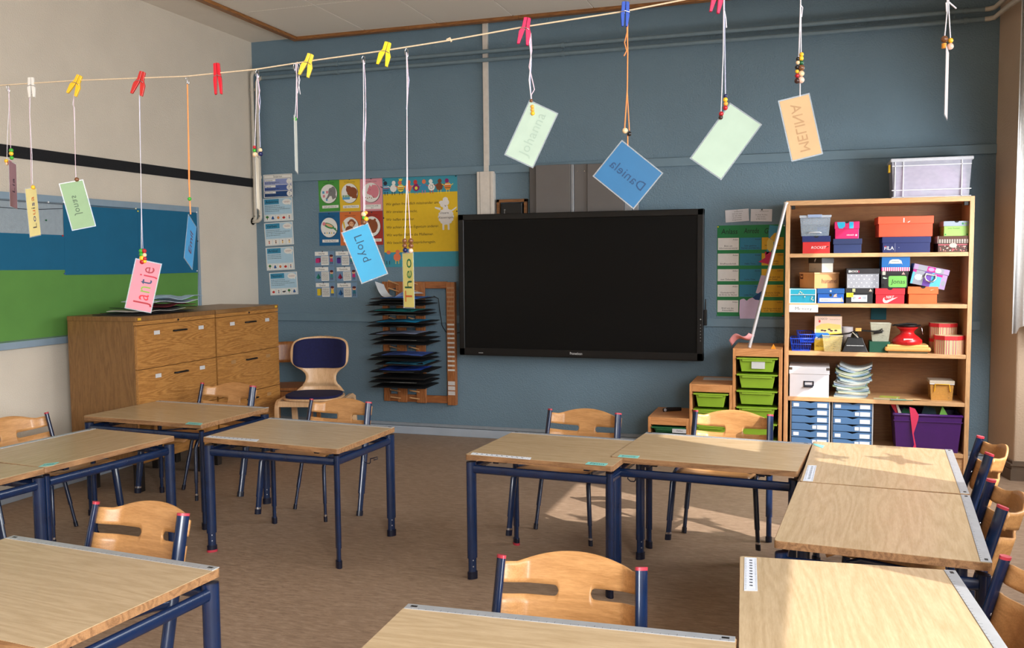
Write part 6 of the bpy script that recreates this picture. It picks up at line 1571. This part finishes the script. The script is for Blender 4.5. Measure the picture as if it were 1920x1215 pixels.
# 1 leftmost: mauve card, nearly edge-on
hanger('mauve name card at the far left edge, turned nearly edge-on', 'a', 17, [([(16, 162), (17, 200), (14, 250), (13, 300)], 'w', .0010), ([(17, 165), (18, 210), (20, 262), (20, 300), (23, 306)], 'p', .0010)],
       [(21, 282, 'g', 4), (21, 288, 'y', 4), (22, 296, 'g', 3.6), (12, 302, 'y', 3.8), (13, 307, 'c', 3.2), (18.5, 305, 'r', 4)], (24.5, 347, 84, .06, math.radians(76), .56), (150, 112, 118), 'Lia', (15, 162), colors=[(60, 40, 60)])
hanger('pale yellow curved name card turned edge-on at the left', 'b', 58, [([(56, 178), (55, 200), (57, 260), (59, 352)], 'p', .0010), ([(57, 180), (56, 215), (60, 290), (61, 345)], 'w', .0009)],
       [(62, 351, 'y', 3.8)], (62, 398, 88, -.12, math.radians(66), .5), (226, 208, 140), 'Louisa', (57, 165), colors=[(70, 60, 60), (40, 50, 110), (200, 110, 50)])
hanger('pale green name card with faint mirrored letters at the left', 'c', 140, [([(138, 176), (138, 198), (140, 240), (142, 336)], 'p', .0010), ([(139, 178), (136, 196), (140, 202), (141, 300), (143, 338)], 'w', .0008)],
       [(144, 336.5, 'b', 4.2)], (145.5, 384.5, 86, -.215, 0, .455), (122, 150, 106), 'Jonas', None, colors=[(70, 88, 66)], mirror=True, tsize=.30)
hanger('pink name card with coloured letters hanging above the oak cabinet', 'd', 262, [([(261, 178), (262, 240), (264, 320), (265, 400), (265, 466)], 'w', .0011), ([(262, 180), (263, 260), (265, 380), (268, 466)], 'l', .0009)],
       [(264.5, 470.5, 'g', 4.2), (270.5, 470.5, 'r', 4.2), (265, 477, 'g', 4.2), (271, 478, 'c', 4), (266, 484, 'y', 4.8), (271.5, 485, 'r', 3.8), (266.5, 491, 'r', 4.4), (271.5, 490, 'y', 3.4)], (268.8, 536, 92, .235, 0, .475), (196, 112, 124), 'Jantje', None, colors=[(150, 30, 40), (190, 40, 50), (120, 150, 60), (40, 60, 90), (170, 40, 60), (150, 50, 60)], tsize=.60)
hanger('blue diamond-hung name card edge-on, on a bright orange cord', 'e', 351, [([(351, 158), (352, 200), (353, 260), (354, 340), (357, 402)], 'o', .0018), ([(352, 158), (353, 215), (355, 300), (356, 372), (358, 402)], 'o', .0012)],
       [(355.3, 373, 'g', 3.6)], (356.8, 454, 86, .42, math.radians(74), .6), (60, 130, 176), 'Emil', (351, 146), colors=[(90, 40, 50)])
hanger('cream name card seen edge-on beside the corner pipes', 'g', 482, [([(482, 138), (480, 200), (478, 274)], 'w', .0011), ([(483, 140), (485, 165), (488, 190), (486, 215), (488, 276)], 'l', .0011), ([(483, 143), (487, 170), (484, 188), (487, 205)], 'p', .0014)],
       [(477, 276, 'r', 3.2), (477, 282, 'g', 3.4), (478.5, 290, 'c', 5), (488, 281.5, 'c', 3.8), (488.5, 288.5, 'n', 4.4)], (483, 343, 98, .03, math.radians(85), .55), (220, 210, 190), None, (482, 134))
hanger('white name card edge-on below a single green bead', 'h', 556, [([(554, 118), (556, 140), (555, 190), (553, 222)], 'w', .0013), ([(557, 116), (562, 150), (558, 175)], 'w', .0012), ([(556, 118), (557, 170), (557, 222)], 'p', .0013), ([(558, 117), (563, 122), (559, 150), (563, 177)], 'w', .0010)],
       [(553, 223, 'g', 3.8)], (555, 272, 100, .02, math.radians(85), .55), (196, 200, 192), None, (553, 122))
hanger('bright turquoise name card hanging in front of the animal posters', 'i', 681, [([(681, 112), (682, 200), (681, 270), (682, 398)], 'w', .0014), ([(682, 114), (685, 150), (686, 230), (684, 268), (684, 398)], 'p', .0013), ([(682, 118), (684, 140), (686, 200), (683, 265)], 'l', .0012), ([(682, 398), (684, 425)], 'w', .0010)],
       [(686, 399, 'o', 3.6), (682, 401.5, 'c', 5), (682, 408.5, 'g', 3.6), (686.5, 410.5, 'y', 4.4), (682.5, 416.5, 'b', 5.2)], (684, 475, 99, -.355, 0, .50), (8, 132, 172), 'Lloyd', (681, 108), colors=[(14, 60, 84)], tsize=.32, tpos=(.50, .60), tflip=True)
hanger('pale yellow name card turned sideways under four brown beads', 'k', 762, [([(762, 98), (763, 150), (763, 330), (759, 448)], 'w', .0014), ([(763, 100), (765, 140), (765, 170), (763, 205), (764, 350), (770, 448)], 'p', .0013), ([(763, 130), (767, 150), (765, 168), (762, 205)], 'l', .0012)],
       [(758.8, 451.5, 'b', 4.6), (758.8, 460.5, 'b', 4.6), (759.6, 469, 'n', 4.6), (770.3, 451.5, 'b', 4.8), (770.6, 460.8, 'b', 4.8), (770.3, 470, 'p', 4.4)], (765.8, 525.5, 101, -.02, math.radians(-62), .40), (206, 196, 112), 'Theo', (762, 94), colors=[(190, 90, 30), (20, 80, 50), (60, 120, 60), (40, 110, 60)], tsize=.72)
hanger('mint green name card with faint letters, right of the white cable duct', 'm', 987, [([(994, 60), (993, 80), (996, 110), (992, 150), (996, 185)], 'w', .0016), ([(995, 62), (997, 95), (992, 125), (998, 150), (1002, 168), (996, 178), (997, 200)], 'p', .0016), ([(994, 64), (996, 120), (994, 150), (996, 192)], 'l', .0013)],
       [(996, 189, 'b', 3.4), (998.2, 200, 'o', 3.6), (998.5, 206, 'o', 3.6), (999, 212.5, 'y', 4)], (996, 251.5, 108, .445, 0, .515), (158, 176, 158), 'Johanna', None, colors=[(148, 166, 150)], tsize=.34, tpos=(.52, .5))
hanger('royal blue name card hung cornerwise on an orange cord over the display', 'n', 1172, [([(1175, 38), (1176, 60), (1171, 80), (1175, 95), (1170, 105)], 'o', .0016), ([(1176, 38), (1177, 100), (1176, 170), (1171, 242)], 'o', .0017), ([(1177, 40), (1176, 170), (1180, 245)], 'o', .0014), ([(1177, 252), (1177, 278)], 'o', .0016)],
       [(1172, 245, 'c', 5.4), (1180, 251, 'k', 4.4)], (1177, 327.5, 95, .69+PI/2, 0, .86), (0, 88, 134), 'Daniela', None, colors=[(8, 56, 96)], mirror=True, tsize=.22, tpos=(.5, .5), tflip=True)
hanger('mint green name card tilted to the right, blank, near the upper right', 'o', 1358, [([(1358, 0), (1359, 90), (1360, 178)], 'l', .0014), ([(1357, 0), (1356, 100), (1352, 210)], 'w', .0014), ([(1358, 20), (1361, 35), (1362, 52)], 'w', .0016), ([(1361, 203), (1366, 214)], 'w', .0010)],
       [(1360, 180, 'n', 3.8), (1360, 187, 'y', 4.4), (1360.8, 194.5, 'o', 4.2), (1360, 202.3, 'r', 4.6), (1352.3, 213.5, 'r', 4.6), (1351.5, 220, 'd', 4.2)], (1360.5, 265.5, 120, .63, 0, .565), (164, 184, 166), None, None)
hanger('tan name card with mirrored capital letters under two bead columns', 'p', 1500, [([(1500, -40), (1501, 5), (1498, 100), (1497, 108)], 'w', .0014), ([(1501, -40), (1502, 100)], 'w', .0014), ([(1500, 8), (1505, 14), (1503, 32)], 'w', .0012), ([(1500, 152), (1500, 182)], 'w', .0015)],
       [(1503, 102, 'y', 4), (1502.2, 109.5, 'y', 4.6), (1502.5, 117.8, 'G', 4.4), (1502.5, 127.3, 'b', 6), (1502.5, 138, 'c', 5.6), (1502, 149.8, 'p', 6.2), (1496, 110.5, 'k', 3.6), (1496, 117.5, 'c', 3.8), (1494.5, 126, 'k', 4), (1494.5, 134, 'y', 3.6), (1494.7, 142, 'r', 4), (1494.7, 151.5, 'd', 5.2)], (1501, 239, 112, -.235, math.radians(18), .50), (178, 142, 94), 'MELINA', None, colors=[(160, 124, 84)], mirror=True, tsize=.36)
hanger('pale pink name card edge-on near the right corner, under orange disc beads', 'q', 1775, [([(1776, -70), (1776, 20), (1771, 70)], 'w', .0014), ([(1777, -70), (1779, 20), (1782, 72)], 'w', .0014), ([(1779, 4), (1793, 16)], 'w', .0018), ([(1774, 5), (1775, 22)], 'w', .0018)],
       [(1770.8, 73.5, 'b', 6.4), (1782.3, 76, 'y', 4.8), (1770, 86, 'O', 4.4), (1781.5, 87, 'p', 6.2)], (1775, 156, 124, .01, math.radians(86), .52), (196, 176, 172), None, None)
